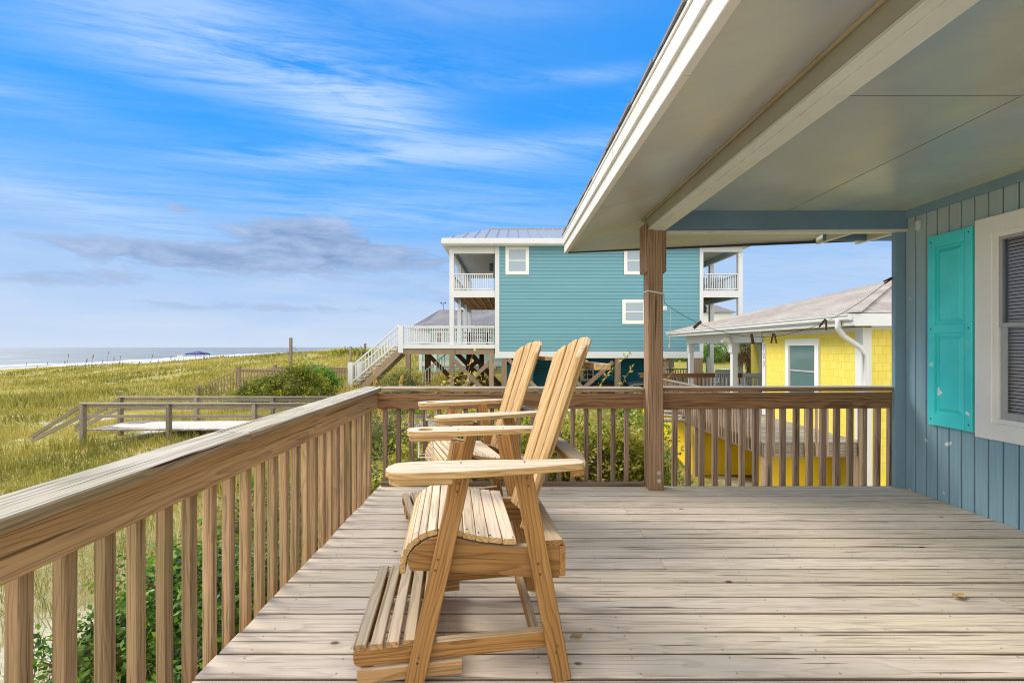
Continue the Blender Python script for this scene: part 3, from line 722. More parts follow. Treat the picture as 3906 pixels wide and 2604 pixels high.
# ----- window
m = MB(); wy0, wy1, wz0, wz1 = 1.95, 3.515, .602, 2.262; t = .125
for (a, b, c, d) in ((wy1 - t, wy1, wz0, wz1), (wy0, wy0 + t, wz0, wz1), (wy0 + t, wy1 - t, wz0, wz0 + t), (wy0 + t, wy1 - t, wz1 - t, wz1)):
    m.box(WX - .030, WX - .001, a, b, c, d, .004)
win = H(m, 'window', M['whitetrim'])
iy0, iy1, iz0, iz1 = wy0 + t, wy1 - t, wz0 + t, wz1 - t
m = MB(); f = .035
for (a, b, c, d) in ((iy1 - f, iy1, iz0, iz1), (iy0, iy0 + f, iz0, iz1), (iy0 + f, iy1 - f, iz0, iz0 + f), (iy0 + f, iy1 - f, iz1 - f, iz1)):
    m.box(WX - .018, WX + .011, a, b, c, d, .003)
p = m.build('frame', M['whitetrim']); p.parent = win
jy0, jy1, jz0, jz1 = iy0 + f, iy1 - f, iz0 + f, iz1 - f; zm = 1.455
m = MB()
for (x0, a, b, c, d) in ((WX - .012, jy1 - .02, jy1, zm - .02, jz1), (WX - .012, jy0, jy0 + .02, zm - .02, jz1), (WX - .012, jy0 + .02, jy1 - .02, zm - .02, zm + .012), (WX - .012, jy0 + .02, jy1 - .02, jz1 - .025, jz1),
                       (WX + .0, jy1 - .045, jy1, jz0, zm - .021), (WX + .0, jy0, jy0 + .045, jz0, zm - .021), (WX + .0, jy0 + .045, jy1 - .045, jz0, jz0 + .05)):
    m.box(x0, WX + .012, a, b, c, d, .002)
p = m.build('sash', M['sashgrey']); p.parent = win
m = MB(); m.quad((WX - .004, jy0, zm), (WX - .004, jy1, zm), (WX - .004, jy1, jz1), (WX - .004, jy0, jz1)); m.quad((WX + .006, jy0, jz0), (WX + .006, jy1, jz0), (WX + .006, jy1, zm), (WX + .006, jy0, zm))
def clearglass():
    N = NT('window_pane_glass'); N.principled((.03, .035, .04), .04, spec=.9, Alpha=.3); return N.m
p = m.build('pane', clearglass()); p.parent = win
m = MB(); z = jz0 + .02
while z < jz1 - .01:
    m.board((WX + .05, jy0 + .01, z), (WX + .05, jy1 - .01, z), .002, .019, (.35, 0, 1)); z += .025
p = m.build('blind', M['blind']); p.parent = win
m = MB(); m.quad((WX + .101, jy0 - .1, jz0 - .1), (WX + .101, jy1 + .1, jz0 - .1), (WX + .101, jy1 + .1, jz1 + .1), (WX + .101, jy0 - .1, jz1 + .1)); p = m.build('dark_backing', M['black']); p.parent = win
# small box fitting high on the wall
m = MB(); m.box(WX - .03, WX - .001, 4.0, 4.032, 2.32, 2.40, .004); m.box(WX - .036, WX - .03, 4.009, 4.023, 2.375, 2.392)
H(m, 'door_chime_box', M['creambeam'])

# ------------------------------------------------------------------ clothesline
def linept(s):
    # s 0..1 between post and wall corner
    A = Vector((1.238, 4.10, 1.79)); B = Vector((3.50, 4.18, 1.94))
    p = A.lerp(B, s); p.z -= .45 * (1 - (2 * s - 1) ** 2) * (1 + .12 * (1 - s)); return p
cl = empty('clothesline', (1.36, 4.10, 1.79), 0, 'thin dark clothesline sagging from the timber post to the wall corner', 'clothesline')
bpy.context.view_layer.update()
m = MB(); pts = [(1.372, 4.115, 1.78)] + [linept(.06 + .94 * i / 30) for i in range(31)]
m.tube(pts, .0024, 5); put(m.build('line', M['cord']), cl)
m = MB(); xw0, xw1, yw0, yw1 = 1.225, 1.370, 4.102, 4.247
m.tube([(xw0, yw1, 1.80), (xw0, yw0, 1.80), (xw1, yw0, 1.775), (xw1, yw1, 1.775)], .0036, 5)
m.tube([(xw0, yw1, 1.795), (xw0 - .001, yw0, 1.795), (xw1, yw0 - .001, 1.767), (xw1, yw1, 1.767)], .003, 5)
p0 = linept(.085); m.tube([p0 + Vector((0, 0, 0)), p0 + Vector((.004, 0, -.12)), p0 + Vector((-.006, 0, -.26)), p0 + Vector((-.010, 0, -.33))], .0035, 5)
m.lathe(p0 + Vector((-.011, 0, -.36)), [(.004, .03), (.012, .018), (.013, .004), (.004, -.008)][::-1], 8)
put(m.build('knotted_string', M['string']), cl)
def pin_mesh(name, loc, ang, spread):
    r = empty(name, loc, 0); r.rotation_euler = (0, ang, .2); r.scale = (1.35, 1.35, 1.2)
    for s in (-1, 1):
        mm = MB(); a = s * spread
        mm.board((s * .004, 0, .022), (s * .004 + math.sin(a) * .078, 0, .022 - .078 * math.cos(a)), .009, .0085, (0, 1, 0), .001)
        mm.build('prong', M['pin'], r)
    mm = MB(); mm.tube([(-.007, 0, .0), (.007, 0, .0)], .0035, 8); mm.build('spring', M['nail'], r)
    return r
for (s, a, sp, lab) in ((.20, .9, .02, 'clothespin nearest the post, tilted along the sagging line'), (.415, -.2, .03, 'clothespin clipped just left of the lowest point of the line'),
                        (.505, 0, .22, 'clothespin with splayed prongs at the lowest point of the line'), (.715, .35, .34, 'widely splayed clothespin on the rising right half of the line'),
                        (.985, 1.1, .05, 'clothespin highest on the line, right beside the blue wall corner')):
    p = linept(s); tag(pin_mesh('clothespin', p - Vector((0, .002, .0 if s != .505 else .0)), a, sp), lab, 'clothespin', 'clothespins on the clothesline')

# ------------------------------------------------------------------ chairs
def rounded(pts, r, n=4):
    """round the corners of a 2d polygon"""
    out = []; k = len(pts)
    for i in range(k):
        p = Vector(pts[i]); a = Vector(pts[i - 1]) - p; b = Vector(pts[(i + 1) % k]) - p
        rr = r[i] if isinstance(r, (list, tuple)) else r
        rr = min(rr, a.length * .48, b.length * .48)
        if rr < 1e-5: out.append(tuple(p)); continue
        A = p + a.normalized() * rr; B = p + b.normalized() * rr
        for j in range(n + 1):
            t = j / n; q = A * (1 - t) ** 2 + p * 2 * t * (1 - t) + B * t * t; out.append(tuple(q))
    return out
def make_chair():
    r = empty('adirondack_chair', (0, 0, 0), 0)
    Z_ARM = .855
    for s in (-1, 1):
        # legs: s=-1 near side
        yl = s * .335
        m = MB(); m.board((-.385, yl, 0), (-.205, yl, Z_ARM - .055), .038, .070, (1, 0, .2), .003); m.build('front_leg', M['chairleg'], r)
        m = MB(); m.board((.186, yl, 0), (.030, yl, Z_ARM - .030), .038, .072, (1, 0, .2), .003); m.build('rear_leg', M['chairleg'], r)
        # arm (shaped plank)
        o = s
        pts = [(-.455, .315), (-.38, .300), (-.20, .303), (.05, .325), (.20, .335), (.262, .345), (.262, .405), (.19, .425), (.03, .445), (-.15, .462), (-.36, .466), (-.450, .450), (-.480, .40)]
        pts = [(x, o * y) for x, y in (rounded(pts, [.03, .02, .05, .05, .04, .02, .02, .05, .06, .08, .05, .04, .06], 3))]
        m = MB()
        if s > 0:
            # arm with a round cup hole: ring of quads bridging hole and outline
            hc = (-.375, .375); hr = .040; n = 24
            hole = [(hc[0] + hr * math.cos(2 * math.pi * i / n), hc[1] + hr * math.sin(2 * math.pi * i / n)) for i in range(n)]
            # front piece with hole, and rear piece
            fr = [p for p in pts if p[0] <= -.20] ; re_ = [p for p in pts if p[0] >= -.2001]
            ang = lambda p: math.atan2(p[1] - hc[1], p[0] - hc[0])
            bm_pts = []
            N_ = 48
            def ray(t):   # outline intersection along angle t within front part closed at x=-.25
                d = Vector((math.cos(t), math.sin(t))); best = None
                poly = pts
                for i in range(len(poly)):
                    a = Vector(poly[i]); b = Vector(poly[(i + 1) % len(poly)]); e = b - a
                    den = d.x * e.y - d.y * e.x
                    if abs(den) < 1e-9: continue
                    w = a - Vector(hc); tt = (w.x * e.y - w.y * e.x) / den; uu = (w.x * d.y - w.y * d.x) / den
                    if tt > 0 and -1e-6 <= uu <= 1 + 1e-6 and (best is None or tt < best): best = tt
                lim = (-.25 - hc[0]) / d.x if d.x > 1e-6 else 9
                best = min(best, lim); return (hc[0] + d.x * best, hc[1] + d.y * best)
            out = [ray(2 * math.pi * i / N_) for i in range(N_)]; inn = [(hc[0] + hr * math.cos(2 * math.pi * i / N_), hc[1] + hr * math.sin(2 * math.pi * i / N_)) for i in range(N_)]
            zt, zb = Z_ARM, Z_ARM - .027
            vs = [(x, y, zt) for x, y in out] + [(x, y, zt) for x, y in inn] + [(x, y, zb) for x, y in out] + [(x, y, zb) for x, y in inn]
            fs = []
            for i in range(N_):
                j = (i + 1) % N_
                fs += [(i, j, N_ + j, N_ + i), (2 * N_ + j, 2 * N_ + i, 3 * N_ + i, 3 * N_ + j), (i, 2 * N_ + i, 2 * N_ + j, j), (N_ + j, 3 * N_ + j, 3 * N_ + i, N_ + i)]
            off = Vector((3, .04, .06)); m.add(vs, fs, [Vector(v) + off for v in vs], .5)
            # rear piece from x=-.25
            ys_ = sorted([p for p in out if abs(p[0] + .25) < 1e-4], key=lambda p: p[1])
            rear = [p for p in pts if p[0] > -.249]
            ylo, yhi = ys_[0][1], ys_[-1][1]
            # order: from (-.25,ylo) along lower side to the tail and back
            rear = [(-.25, ylo)] + rear + [(-.25, yhi)]
            vs = [(x, y, zb) for x, y in rear] + [(x, y, zt) for x, y in rear]; nr = len(rear)
            fs = [tuple(range(nr))[::-1], tuple(range(nr, 2 * nr))] + [(i, (i + 1) % nr, nr + (i + 1) % nr, nr + i) for i in range(nr - 1)]
            m.add(vs, fs, [Vector(v) + off for v in vs], .5)
            arm = m.build('armrest', M['chair'], r)
        else:
            m.extrude([(x, y, Z_ARM - .027) for x, y in pts], (0, 0, .027), (1, 0, 0)); arm = m.build('armrest', M['chair'], r, bevel=.005)
        # layer below the front of the arm
        m = MB(); pl = [(-.448, .325), (-.235, .325), (-.235, .445), (-.445, .442), (-.468, .39)]
        pl = [(x, o * y) for x, y in rounded(pl, [.03, .005, .005, .03, .04], 3)]
        m.extrude([(x, y, Z_ARM - .053) for x, y in pl], (0, 0, .0245), (1, 0, 0)); m.build('arm_support_board', M['chair'], r, bevel=.003)
        # bracket inside the front leg
        m = MB(); m.board((-.232, s * .303, Z_ARM - .056), (-.262, s * .303, .62), .026, .03, (1, 0, .1), .004); m.build('arm_bracket', M['foot'], r)
        # apron (side board of the seat)
        ya = s * .288
        top = [(-.408, .475), (-.400, .500), (-.380, .525), (-.350, .546), (-.318, .560), (-.27, .565), (-.225, .556), (-.18, .540), (-.12, .524), (-.06, .513), (.02, .507), (.185, .503)]
        bot = [(.185, .375), (.07, .385), (-.12, .41), (-.36, .438), (-.395, .440)]
        m = MB(); m.extrude([(x, ya - .019, z) for x, z in top + bot], (0, .038, 0), (1, 0, -.1)); m.build('seat_side_board', M['chairleg'], r, bevel=.003)
        # long lower side rail carrying the footrest
        m = MB(); pl = rounded([(-.605, .090), (.145, .104), (.145, .168), (-.605, .152)], [.03, .004, .004, .008], 5)
        m.extrude([(x, s * .285 - .019, z) for x, z in pl], (0, .038, 0), (1, 0, 0)); m.build('side_rail', M['chairleg'], r, bevel=.003)
        # footrest feet
        m = MB(); m.board((-.560, s * .268, 0), (-.560, s * .268, .1495), .032, .045, (1, 0, 0), .003); m.build('footrest_leg', M['foot'], r)
        m = MB(); m.board((-.590, s * .300 if s < 0 else s * .300, .055), (-.20, s * .300, .062), .020, .052, (0, 0, 1), .003); m.build('footrest_brace', M['foot'], r)
    # footrest cross pieces
    for x in (-.575, -.40, .10):
        m = MB(); m.board((x, -.265, .118), (x, .265, .118), .03, .055, (0, 0, 1), .003); m.build('cross_rail', M['chairleg'], r)
    m = MB()
    for i in range(5):
        x = -.580 + i * .0605
        jj = random.uniform(-.004, .004)
        m.board((x, -.312 + jj, .1655 + .002 * i), (x, .312 + jj, .1655 + .002 * i), .047, .022, (0, 0, 1), .0045)
    m.build('footrest', M['foot'], r)
    # seat slats follow the contour
    con = [(-.424, .470), (-.416, .505), (-.392, .540), (-.355, .566), (-.318, .580), (-.27, .586), (-.225, .577), (-.18, .561), (-.12, .545), (-.06, .534), (.0, .529), (.055, .527)]
    segs = [0.0]
    for a, b in zip(con[:-1], con[1:]): segs.append(segs[-1] + math.hypot(b[0] - a[0], b[1] - a[1]))
    def at(d):
        for i in range(len(segs) - 1):
            if d <= segs[i + 1] + 1e-9:
                t = (d - segs[i]) / (segs[i + 1] - segs[i]); return (con[i][0] + (con[i + 1][0] - con[i][0]) * t, con[i][1] + (con[i + 1][1] - con[i][1]) * t)
        return con[-1]
    widths = [.028, .028, .028, .030, .034, .040, .048, .052, .052, .052, .054, .055]; d = 0.0; m = MB()
    for w in widths:
        if d + w > segs[-1]: w = segs[-1] - d
        if w < .015: break
        a = at(d + .0012); b = at(d + w - .0012); cx, cz = (a[0] + b[0]) / 2, (a[1] + b[1]) / 2
        nx, nz = -(b[1] - a[1]), (b[0] - a[0]); L = math.hypot(nx, nz)
        jj = random.uniform(-.004, .004)
        m.board((cx, -.303 + jj, cz), (cx, .303 + jj, cz), L, .0215, (nx / L, 0, nz / L), .0035); d += w
    m.build('seat', M['chair'], r)
    # dropped front slat
    m = MB(); m.board((-.424, -.30, .448), (-.424, .30, .448), .020, .040, (0, 0, 1), .003); m.build('front_slat', M['chair'], r)
    # back board behind the seat
    m = MB(); m.board((.158, -.307, .515), (.158, .307, .515), .085, .024, (0, 0, 1), .003); m.board((.197, -.307, .445), (.197, .307, .445), .024, .125, (0, 0, 1), .003); m.build('rear_board', M['chairleg'], r)
    # cross board behind the back under the arms
    m = MB(); pl = rounded([(.205, -.40), (.262, -.40), (.325, -.2), (.325, .2), (.262, .40), (.205, .40), (.247, .2), (.247, -.2)], [.01, .02, .1, .1, .02, .01, .02, .02], 4)
    m.extrude([(x, y, Z_ARM - .053) for x, y in pl], (0, 0, .025), (0, 1, 0)); m.build('arm_cross_board', M['chairleg'], r, bevel=.003)
    # fan back: 6 slats, leaning
    lean = Vector((.330, 0, .944)).normalized(); base = Vector((.112, 0, .505)); lat = Vector((0, 1, 0)); nrm = lean.cross(lat)
    m = MB(); nS = 6
    for i in range(nS):
        a0 = -1 + 2 * i / nS; a1 = -1 + 2 * (i + 1) / nS
        hb, ht = .176, .246
        def P(a, t): return base + lean * t + lat * (a * (hb + (ht - hb) * t / .82)) + nrm * (.052 * a * a)
        def topt(a): return .875 - .115 * abs(a) ** 2.3
        g = .0034; ee = g / .25
        A0, A1 = a0 + ee, a1 - ee
        pts = [P(A0, 0), P(A1, 0)]
        K = 5
        for j in range(K + 1):
            a = A1 + (A0 - A1) * j / K; pts.append(P(a, topt(a) - (.006 if j in (0, K) else 0)))
        cn_ = (P(A1, .4) - P(A0, .4)).normalized(); sn = lean.cross(cn_).normalized()
        pc = P(A0, 0); pts = [q - sn * (q - pc).dot(sn) for q in pts]
        m.extrude(pts, sn * .021, lean)
    m.build('backrest', M['chair'], r, bevel=.0035)
    # upper brace behind the back
    m = MB(); pl = rounded([(-.018, -.245), (.062, -.235), (.085, 0), (.062, .235), (-.018, .245), (.018, .11), (.018, -.11)], [.006, .02, .1, .02, .006, .02, .02], 3)
    zb = 1.195; xb = base.x + (zb - base.z) * .330 / .944 + .012
    m.extrude([(xb + x, y, zb) for x, y in pl], (0, 0, .024), (0, 1, 0)); m.build('back_brace', M['chair'], r, bevel=.003)
    m = MB()
    for s in (-1, 1):
        for (x, z) in ((-.213, .78), (-.219, .75), (.045, .79), (.052, .76), (-.29, .50), (-.30, .46), (.09, .46), (.098, .42), (.165, .14), (.16, .115), (-.36, .14), (-.365, .12)):
            yy = s * (.3545); m.tube([(x, yy, z), (x, yy + s * .0015, z)], .0042, 8)
        for k in range(10): x = -.36 + k * .045; zt = at(segs[-1] * (x + .424) / .48)[1] + .0113; m.tube([(x, s * .288, zt - .003), (x, s * .288, zt + .0006)], .0035, 6)
        for (x, y) in ((-.205, .34), (-.205, .36), (.035, .35), (.035, .37)): m.tube([(x, s * y, Z_ARM - .002), (x, s * y, Z_ARM + .0007)], .004, 8)
    m.build('screws', M['pin'], r)
    # wire cup holder hanging below the far arm
    m = MB(); zc = Z_ARM - .054
    for dx in (-.036, .036):
        m.tube([(-.375 + dx, .375 - .036, zc), (-.375 + dx, .375 - .036, zc - .085), (-.375 + dx, .375 + .036, zc - .085), (-.375 + dx, .375 + .036, zc)], .0028, 6)
    m.tube([(-.411, .339, zc - .084), (-.339, .339, zc - .084), (-.339, .411, zc - .084), (-.411, .411, zc - .084), (-.411, .339, zc - .084)], .0028, 6)
    m.build('cup_holder', M['wire'], r)
    return r
ch = make_chair(); ch.location = (-.035, 2.085, 0); ch.rotation_euler = (0, 0, R(7.5))
ch2 = copy_tree(ch); ch2.location = (-.165, 3.37, 0); ch2.rotation_euler = (0, 0, R(19))
tag(ch, 'tall golden adirondack chair with footrest, the nearer one, seen side on', 'chair', 'tall adirondack chairs on the deck')
tag(ch2, 'tall golden adirondack chair by the far railing, turned slightly towards the camera', 'chair', 'tall adirondack chairs on the deck')
# ------------------------------------------------------------------ vegetation helpers
def leaves(centers, size, rng, aspect=.45, droop=.0, upb=.35):
    """diamond leaves folded along the midrib: 2 triangles each"""
    n = len(centers)
    d = rng.normal(size=(n, 3)); d[:, 2] = d[:, 2] * .7 + upb; d /= np.linalg.norm(d, axis=1)[:, None]
    a = rng.normal(size=(n, 3)); s = np.cross(d, a); s /= np.linalg.norm(s, axis=1)[:, None]
    L = size * rng.uniform(.6, 1.35, n)[:, None]; nn = np.cross(s, d)
    p0 = centers; p2 = centers + d * L; mid = centers + d * L * .5 + nn * L * .06
    p1 = mid + s * L * aspect * .5 ; p3 = mid - s * L * aspect * .5
    V = np.stack([p0, p1, p2, p3], 1).reshape(-1, 3); b = np.arange(n)[:, None] * 4
    return V, b + np.array([[0, 1, 2, 3]])
def clumped(rng, n, blobs, clump=.16, shell=.55, ncl=None):
    """points gathered in clumps over the outer part of several ellipsoids (cx,cy,cz,rx,ry,rz)"""
    out = []
    vol = np.array([b[3] * b[4] + b[3] * b[5] + b[4] * b[5] for b in blobs]); vol = vol / vol.sum()
    for b, w in zip(blobs, vol):
        k = int(n * w); nc = max(6, int((ncl or k / 26) * (w if ncl else 1)))
        u = rng.normal(size=(nc, 3)); u /= np.linalg.norm(u, axis=1)[:, None]
        r = shell + (1 - shell) * rng.random(nc) ** .5
        c = u * r[:, None] * np.array(b[3:6]) * (1 + .12 * rng.normal(size=(nc, 1))) + np.array(b[0:3])
        idx = rng.integers(0, nc, k)
        out.append(c[idx] + rng.normal(size=(k, 3)) * clump * np.array([1, 1, .8]))
    return np.concatenate(out)
def lumpy(name, blobs, mat, parent, seed=0, k=.60):
    """dark inner mass of a dense shrub"""
    import bmesh
    bm = bmesh.new()
    for b in blobs:
        r = bmesh.ops.create_icosphere(bm, subdivisions=3, radius=1.0)
        for v in r['verts']:
            f = k * (1 + .22 * mnoise.noise(v.co * 2.3 + Vector((seed, b[0], b[1]))))
            v.co = Vector((v.co.x * b[3] * f + b[0], v.co.y * b[4] * f + b[1], v.co.z * b[5] * f + b[2]))
    me = bpy.data.meshes.new(name); bm.to_mesh(me); bm.free(); me.materials.append(mat)
    o = bpy.data.objects.new(name, me); col.objects.link(o); o.parent = parent; return o
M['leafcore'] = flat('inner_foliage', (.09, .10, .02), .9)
M['lf_gold'] = leafmat('golden_green_leaves', [(0, (.12, .13, .02)), (.2, (.32, .31, .04)), (.45, (.62, .52, .08)), (.7, (.80, .70, .24)), (1, (.98, .96, .80))], .4, .5, .35, .9, 3.0)
M['lf_green'] = leafmat('vivid_green_leaves', [(0, (.04, .09, .008)), (.4, (.10, .26, .02)), (.75, (.22, .42, .03)), (1, (.42, .55, .08))], .45, .3, .3, .9, 2.5)
M['lf_dark'] = leafmat('dark_green_leaves', [(0, (.05, .07, .01)), (.35, (.14, .17, .018)), (.65, (.34, .34, .035)), (1, (.62, .55, .08))], .5, .25, .2, .9, 1.1)
M['lf_brush'] = leafmat('grey_green_leaves', [(0, (.07, .08, .02)), (.4, (.20, .21, .05)), (.75, (.38, .37, .12)), (1, (.55, .50, .26))], .5, .3, .2, .9, 1.6)
M['lf_brown'] = leafmat('dead_leaves', [(0, (.06, .03, .012)), (.5, (.18, .09, .035)), (1, (.36, .22, .1))], .7, .1, .1)
M['grass'] = leafmat('dune_grass_blades', [(0, (.17, .17, .035)), (.3, (.36, .31, .07)), (.65, (.54, .43, .14)), (1, (.84, .68, .36))], .6, .35, .15, 1.0, .33)
M['straw'] = leafmat('straw_grass_blades', [(0, (.18, .20, .04)), (.3, (.42, .38, .13)), (.7, (.66, .56, .30)), (1, (.80, .72, .46))], .6, .3, .15, .5, 2)
M['oat'] = flat('sea_oat_seed', (.58, .36, .09), .7)
M['stemgold'] = flat('golden_stem', (.42, .24, .07), .7)

def blades(n, px, py, pz, h, w, rng, lean=.5, rn=None):
    az = rng.uniform(0, 2 * np.pi, n); ln = rng.uniform(.1, 1, n) * lean
    dx, dy = np.cos(az) * ln, np.sin(az) * ln
    b = np.stack([px, py, pz], 1); t = az + np.pi / 2 + rng.normal(size=n) * .6
    sx = np.stack([np.cos(t), np.sin(t), np.zeros(n)], 1) * w[:, None] / 2
    m_ = b + np.stack([dx * h * .35, dy * h * .35, h * .6], 1); tip = b + np.stack([dx * h, dy * h, h * (1 - ln * .25)], 1)
    V = np.stack([b - sx, b + sx, m_ + sx * .75, m_ - sx * .75, tip], 1).reshape(-1, 3)
    k = np.arange(n)[:, None] * 5
    Fq = np.concatenate([k + np.array([[0, 1, 2]]), k + np.array([[0, 2, 3]]), k + np.array([[3, 2, 4]])])
    return V, Fq

# ---- dune grass, denser near the deck
n = 230000; rng = np.random.default_rng(3)
r = np.exp(rng.uniform(math.log(5.0), math.log(95), n)); a = rng.uniform(R(-58), R(14), n)
x = r * np.sin(a); y = r * np.cos(a)
cl = np.sin(x * 1.1 + 2 * np.sin(y * .7)) * np.sin(y * 1.3 + 1.5 * np.sin(x * .9)) 
keep = (x < -1.9) | (y > 9)
walk = (x > -15.2) & (x < -2.6) & (y > 13.02) & (y < 14.62)
lot = (x > -1.3) & (y > 17)
keep &= ~walk & ~lot & (rng.random(n) < .75 + .3 * cl) & ~((x > 2.5) & (y < 20)) & (x - shore_x(y) > 33)
near = (y < 6.2) & (x > -4.5); keep &= ~(near & (rng.random(n) < .6)) & ~((y < 8) & (x > -9.5) & (rng.random(n) < .8))
x, y, r = x[keep], y[keep], r[keep]; z = terrain_z(x, y)
h = rng.uniform(.16, .42, len(x)) * (1 + .25 * np.sin(x * .5) * np.sin(y * .4)); w = np.maximum(.006, .0011 * r)
h *= np.where((x > -4.5) & (y > 9) & (y < 12), .7, 1) * np.where((y > 12.0) & (y < 13.0) & (x < -3), 1.45, 1)
V, Fq = blades(len(x), x, y, z - .03, h, w, rng, .9)
bare = np.sin(x * .55 + 2.1 * np.sin(y * .21 + .4)) * np.sin(y * .33 + 1.7 * np.sin(x * .27)); kb = ~((bare > .72) & (rng.random(len(x)) < .93)); tall = np.where(bare < -.55, 1.5, 1.0)
x, y, z, h, w = x[kb], y[kb], z[kb], (h * tall)[kb], w[kb]; V, Fq = blades(len(x), x, y, z - .03, h, w, rng, .9)
patch = .5 + .10 * np.sin(x * 1.7 + y) * np.sin(y * 1.9 - x * .6) + .30 * np.sin(x * .21 + 1.3 * np.sin(y * .13)) * np.sin(y * .19 + .5) + .22 * rng.normal(size=len(x)) * .8
o = npmesh('dune_grass', V, Fq, M['grass'], rn=np.repeat(np.clip(patch, 0, 1), 5)); tag(o, 'yellow green grass covering the dunes', 'grass', kind='stuff')
# straw and dry grass beside the deck
n = 30000; x = rng.uniform(-9, -1.42, n); y = rng.uniform(.2, 7.5, n); z = terrain_z(x, y)
k = (np.sin(x * 2.1 + y) * np.sin(y * 1.7 - x) + rng.normal(size=n) * .5 > -.1) ; x, y, z = x[k], y[k], z[k]
V, Fq = blades(len(x), x, y, z - .02, rng.uniform(.18, .5, len(x)), rng.uniform(.004, .009, len(x)), rng, 1.3)
o = npmesh('dry_grass', V, Fq, M['straw'], rn=np.repeat(rng.random(len(x)), 5)); tag(o, 'straw coloured dry grass on pale sand beside the deck', 'grass', kind='stuff')
# green vine cover beside the deck
def gz(x, y): return float(terrain_z(x, y))
def shrub(name, blobs, n, size, mat, lab, seed, clump=.1, core=True, group=None, cat='shrub', aspect=.5, stems=True, shell=.55, sprigs=0):
    rng = np.random.default_rng(seed); c = clumped(rng, n, blobs, clump, shell)
    bx_, by_ = blobs[0][0], blobs[0][1]
    e = empty(name, (bx_, by_, gz(bx_, by_)), 0, lab, cat, group); bpy.context.view_layer.update()
    c = c[c[:, 2] > terrain_z(c[:, 0], c[:, 1]) - .02]
    V, Fq = leaves(c, size, rng, aspect); nl = len(c)
    # leaves deeper inside or lower are darker
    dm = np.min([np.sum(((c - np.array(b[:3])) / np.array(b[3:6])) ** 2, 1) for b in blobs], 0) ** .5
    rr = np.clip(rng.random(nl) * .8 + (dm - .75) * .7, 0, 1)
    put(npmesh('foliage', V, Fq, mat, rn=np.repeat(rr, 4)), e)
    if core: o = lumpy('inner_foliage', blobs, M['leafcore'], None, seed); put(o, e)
    if stems:
        m = MB()
        for b in blobs:
            for q in range(5):
                t = rng.uniform(0, 6.28); m.tube([(b[0] + .1 * math.cos(t), b[1] + .1 * math.sin(t), gz(b[0], b[1]) - .1), (b[0] + b[3] * .4 * math.cos(t), b[1] + b[4] * .4 * math.sin(t), b[2]), (b[0] + b[3] * .8 * math.cos(t), b[1] + b[4] * .8 * math.sin(t), b[2] + b[5] * .45)], [.025, .015, .006], 5)
        put(m.build('stems', M['bark']), e)
    return e
def sprig(base, tip, bend, nl, size, mat, lab, seed, rad=.006, group='leafy sprigs poking above the railing', stemmat=None):
    rng = np.random.default_rng(seed); base = Vector(base); tip = Vector(tip); mid = (base + tip) / 2 + Vector(bend)
    pts = [base * (1 - t) ** 2 + mid * 2 * t * (1 - t) + tip * t * t for t in [i / 14 for i in range(15)]]
    e = empty('plant_sprig', base, 0, lab, 'sprig', group); bpy.context.view_layer.update()
    m = MB(); m.tube(pts, [rad * (1 - .8 * i / 14) for i in range(15)], 5); put(m.build('stem', stemmat or M['stemgold']), e)
    ts = rng.uniform(.12, 1, nl); c = np.array([pts[min(13, int(t * 14))].lerp(pts[min(13, int(t * 14)) + 1], t * 14 % 1)[:] for t in ts])
    c += rng.normal(size=c.shape) * size * .12
    V, Fq = leaves(c, size, rng, .42, upb=.5); put(npmesh('leaves', V, Fq, mat, rn=np.repeat(np.clip(rng.random(nl) * .6 + .35, 0, 1), 4)), e)
    return e
VG = 'leafy vines growing beside the deck'
M['lf_vine'] = leafmat('vine_leaves', [(0, (.025, .05, .01)), (.3, (.08, .17, .02)), (.65, (.21, .37, .04)), (1, (.56, .56, .12))], .4, .3, .35, 1.0, 3.5)
shrub('green_vine', [(-2.75, 4.2, -1.1, .75, .6, .55), (-2.3, 3.5, -1.2, .45, .5, .40), (-2.0, 4.9, -1.0, .5, .5, .6), (-3.4, 4.6, -1.15, .5, .5, .35)], 13000, .062, M['lf_vine'], 'bright green leafy vine mound behind the middle of the ocean side railing', 21, .13, group=VG, aspect=.5, core=False, shell=.25)
shrub('green_vine', [(-3.25, 3.6, -1.2, .42, .4, .40)], 3000, .055, M['lf_vine'], 'low dark green vine clump nearest the camera behind the ocean side railing', 22, .10, group=VG, aspect=.5, shell=.3)
shrub('green_vine', [(-3.4, 6.4, -1.2, .8, .6, .40)], 3600, .07, M['lf_brush'], 'grey green leafy clump further out in the grass beyond the railing', 23, .1, group=VG, aspect=.4)
# ground litter
n = 5000; x = rng.uniform(-4.2, -1.4, n); y = rng.uniform(.8, 3.8, n); c = np.stack([x, y, terrain_z(x, y) + .01], 1)
k = np.sin(x * 3 + 1) * np.sin(y * 2.7) > -.3; c = c[k]; V, Fq = leaves(c, .05, rng, .5, upb=.05)
o = npmesh('leaf_litter', V, Fq, M['lf_brown'], rn=np.repeat(rng.random(len(c)), 4)); tag(o, 'brown dead leaves littering the sand under the railing', 'leaf litter', kind='stuff')
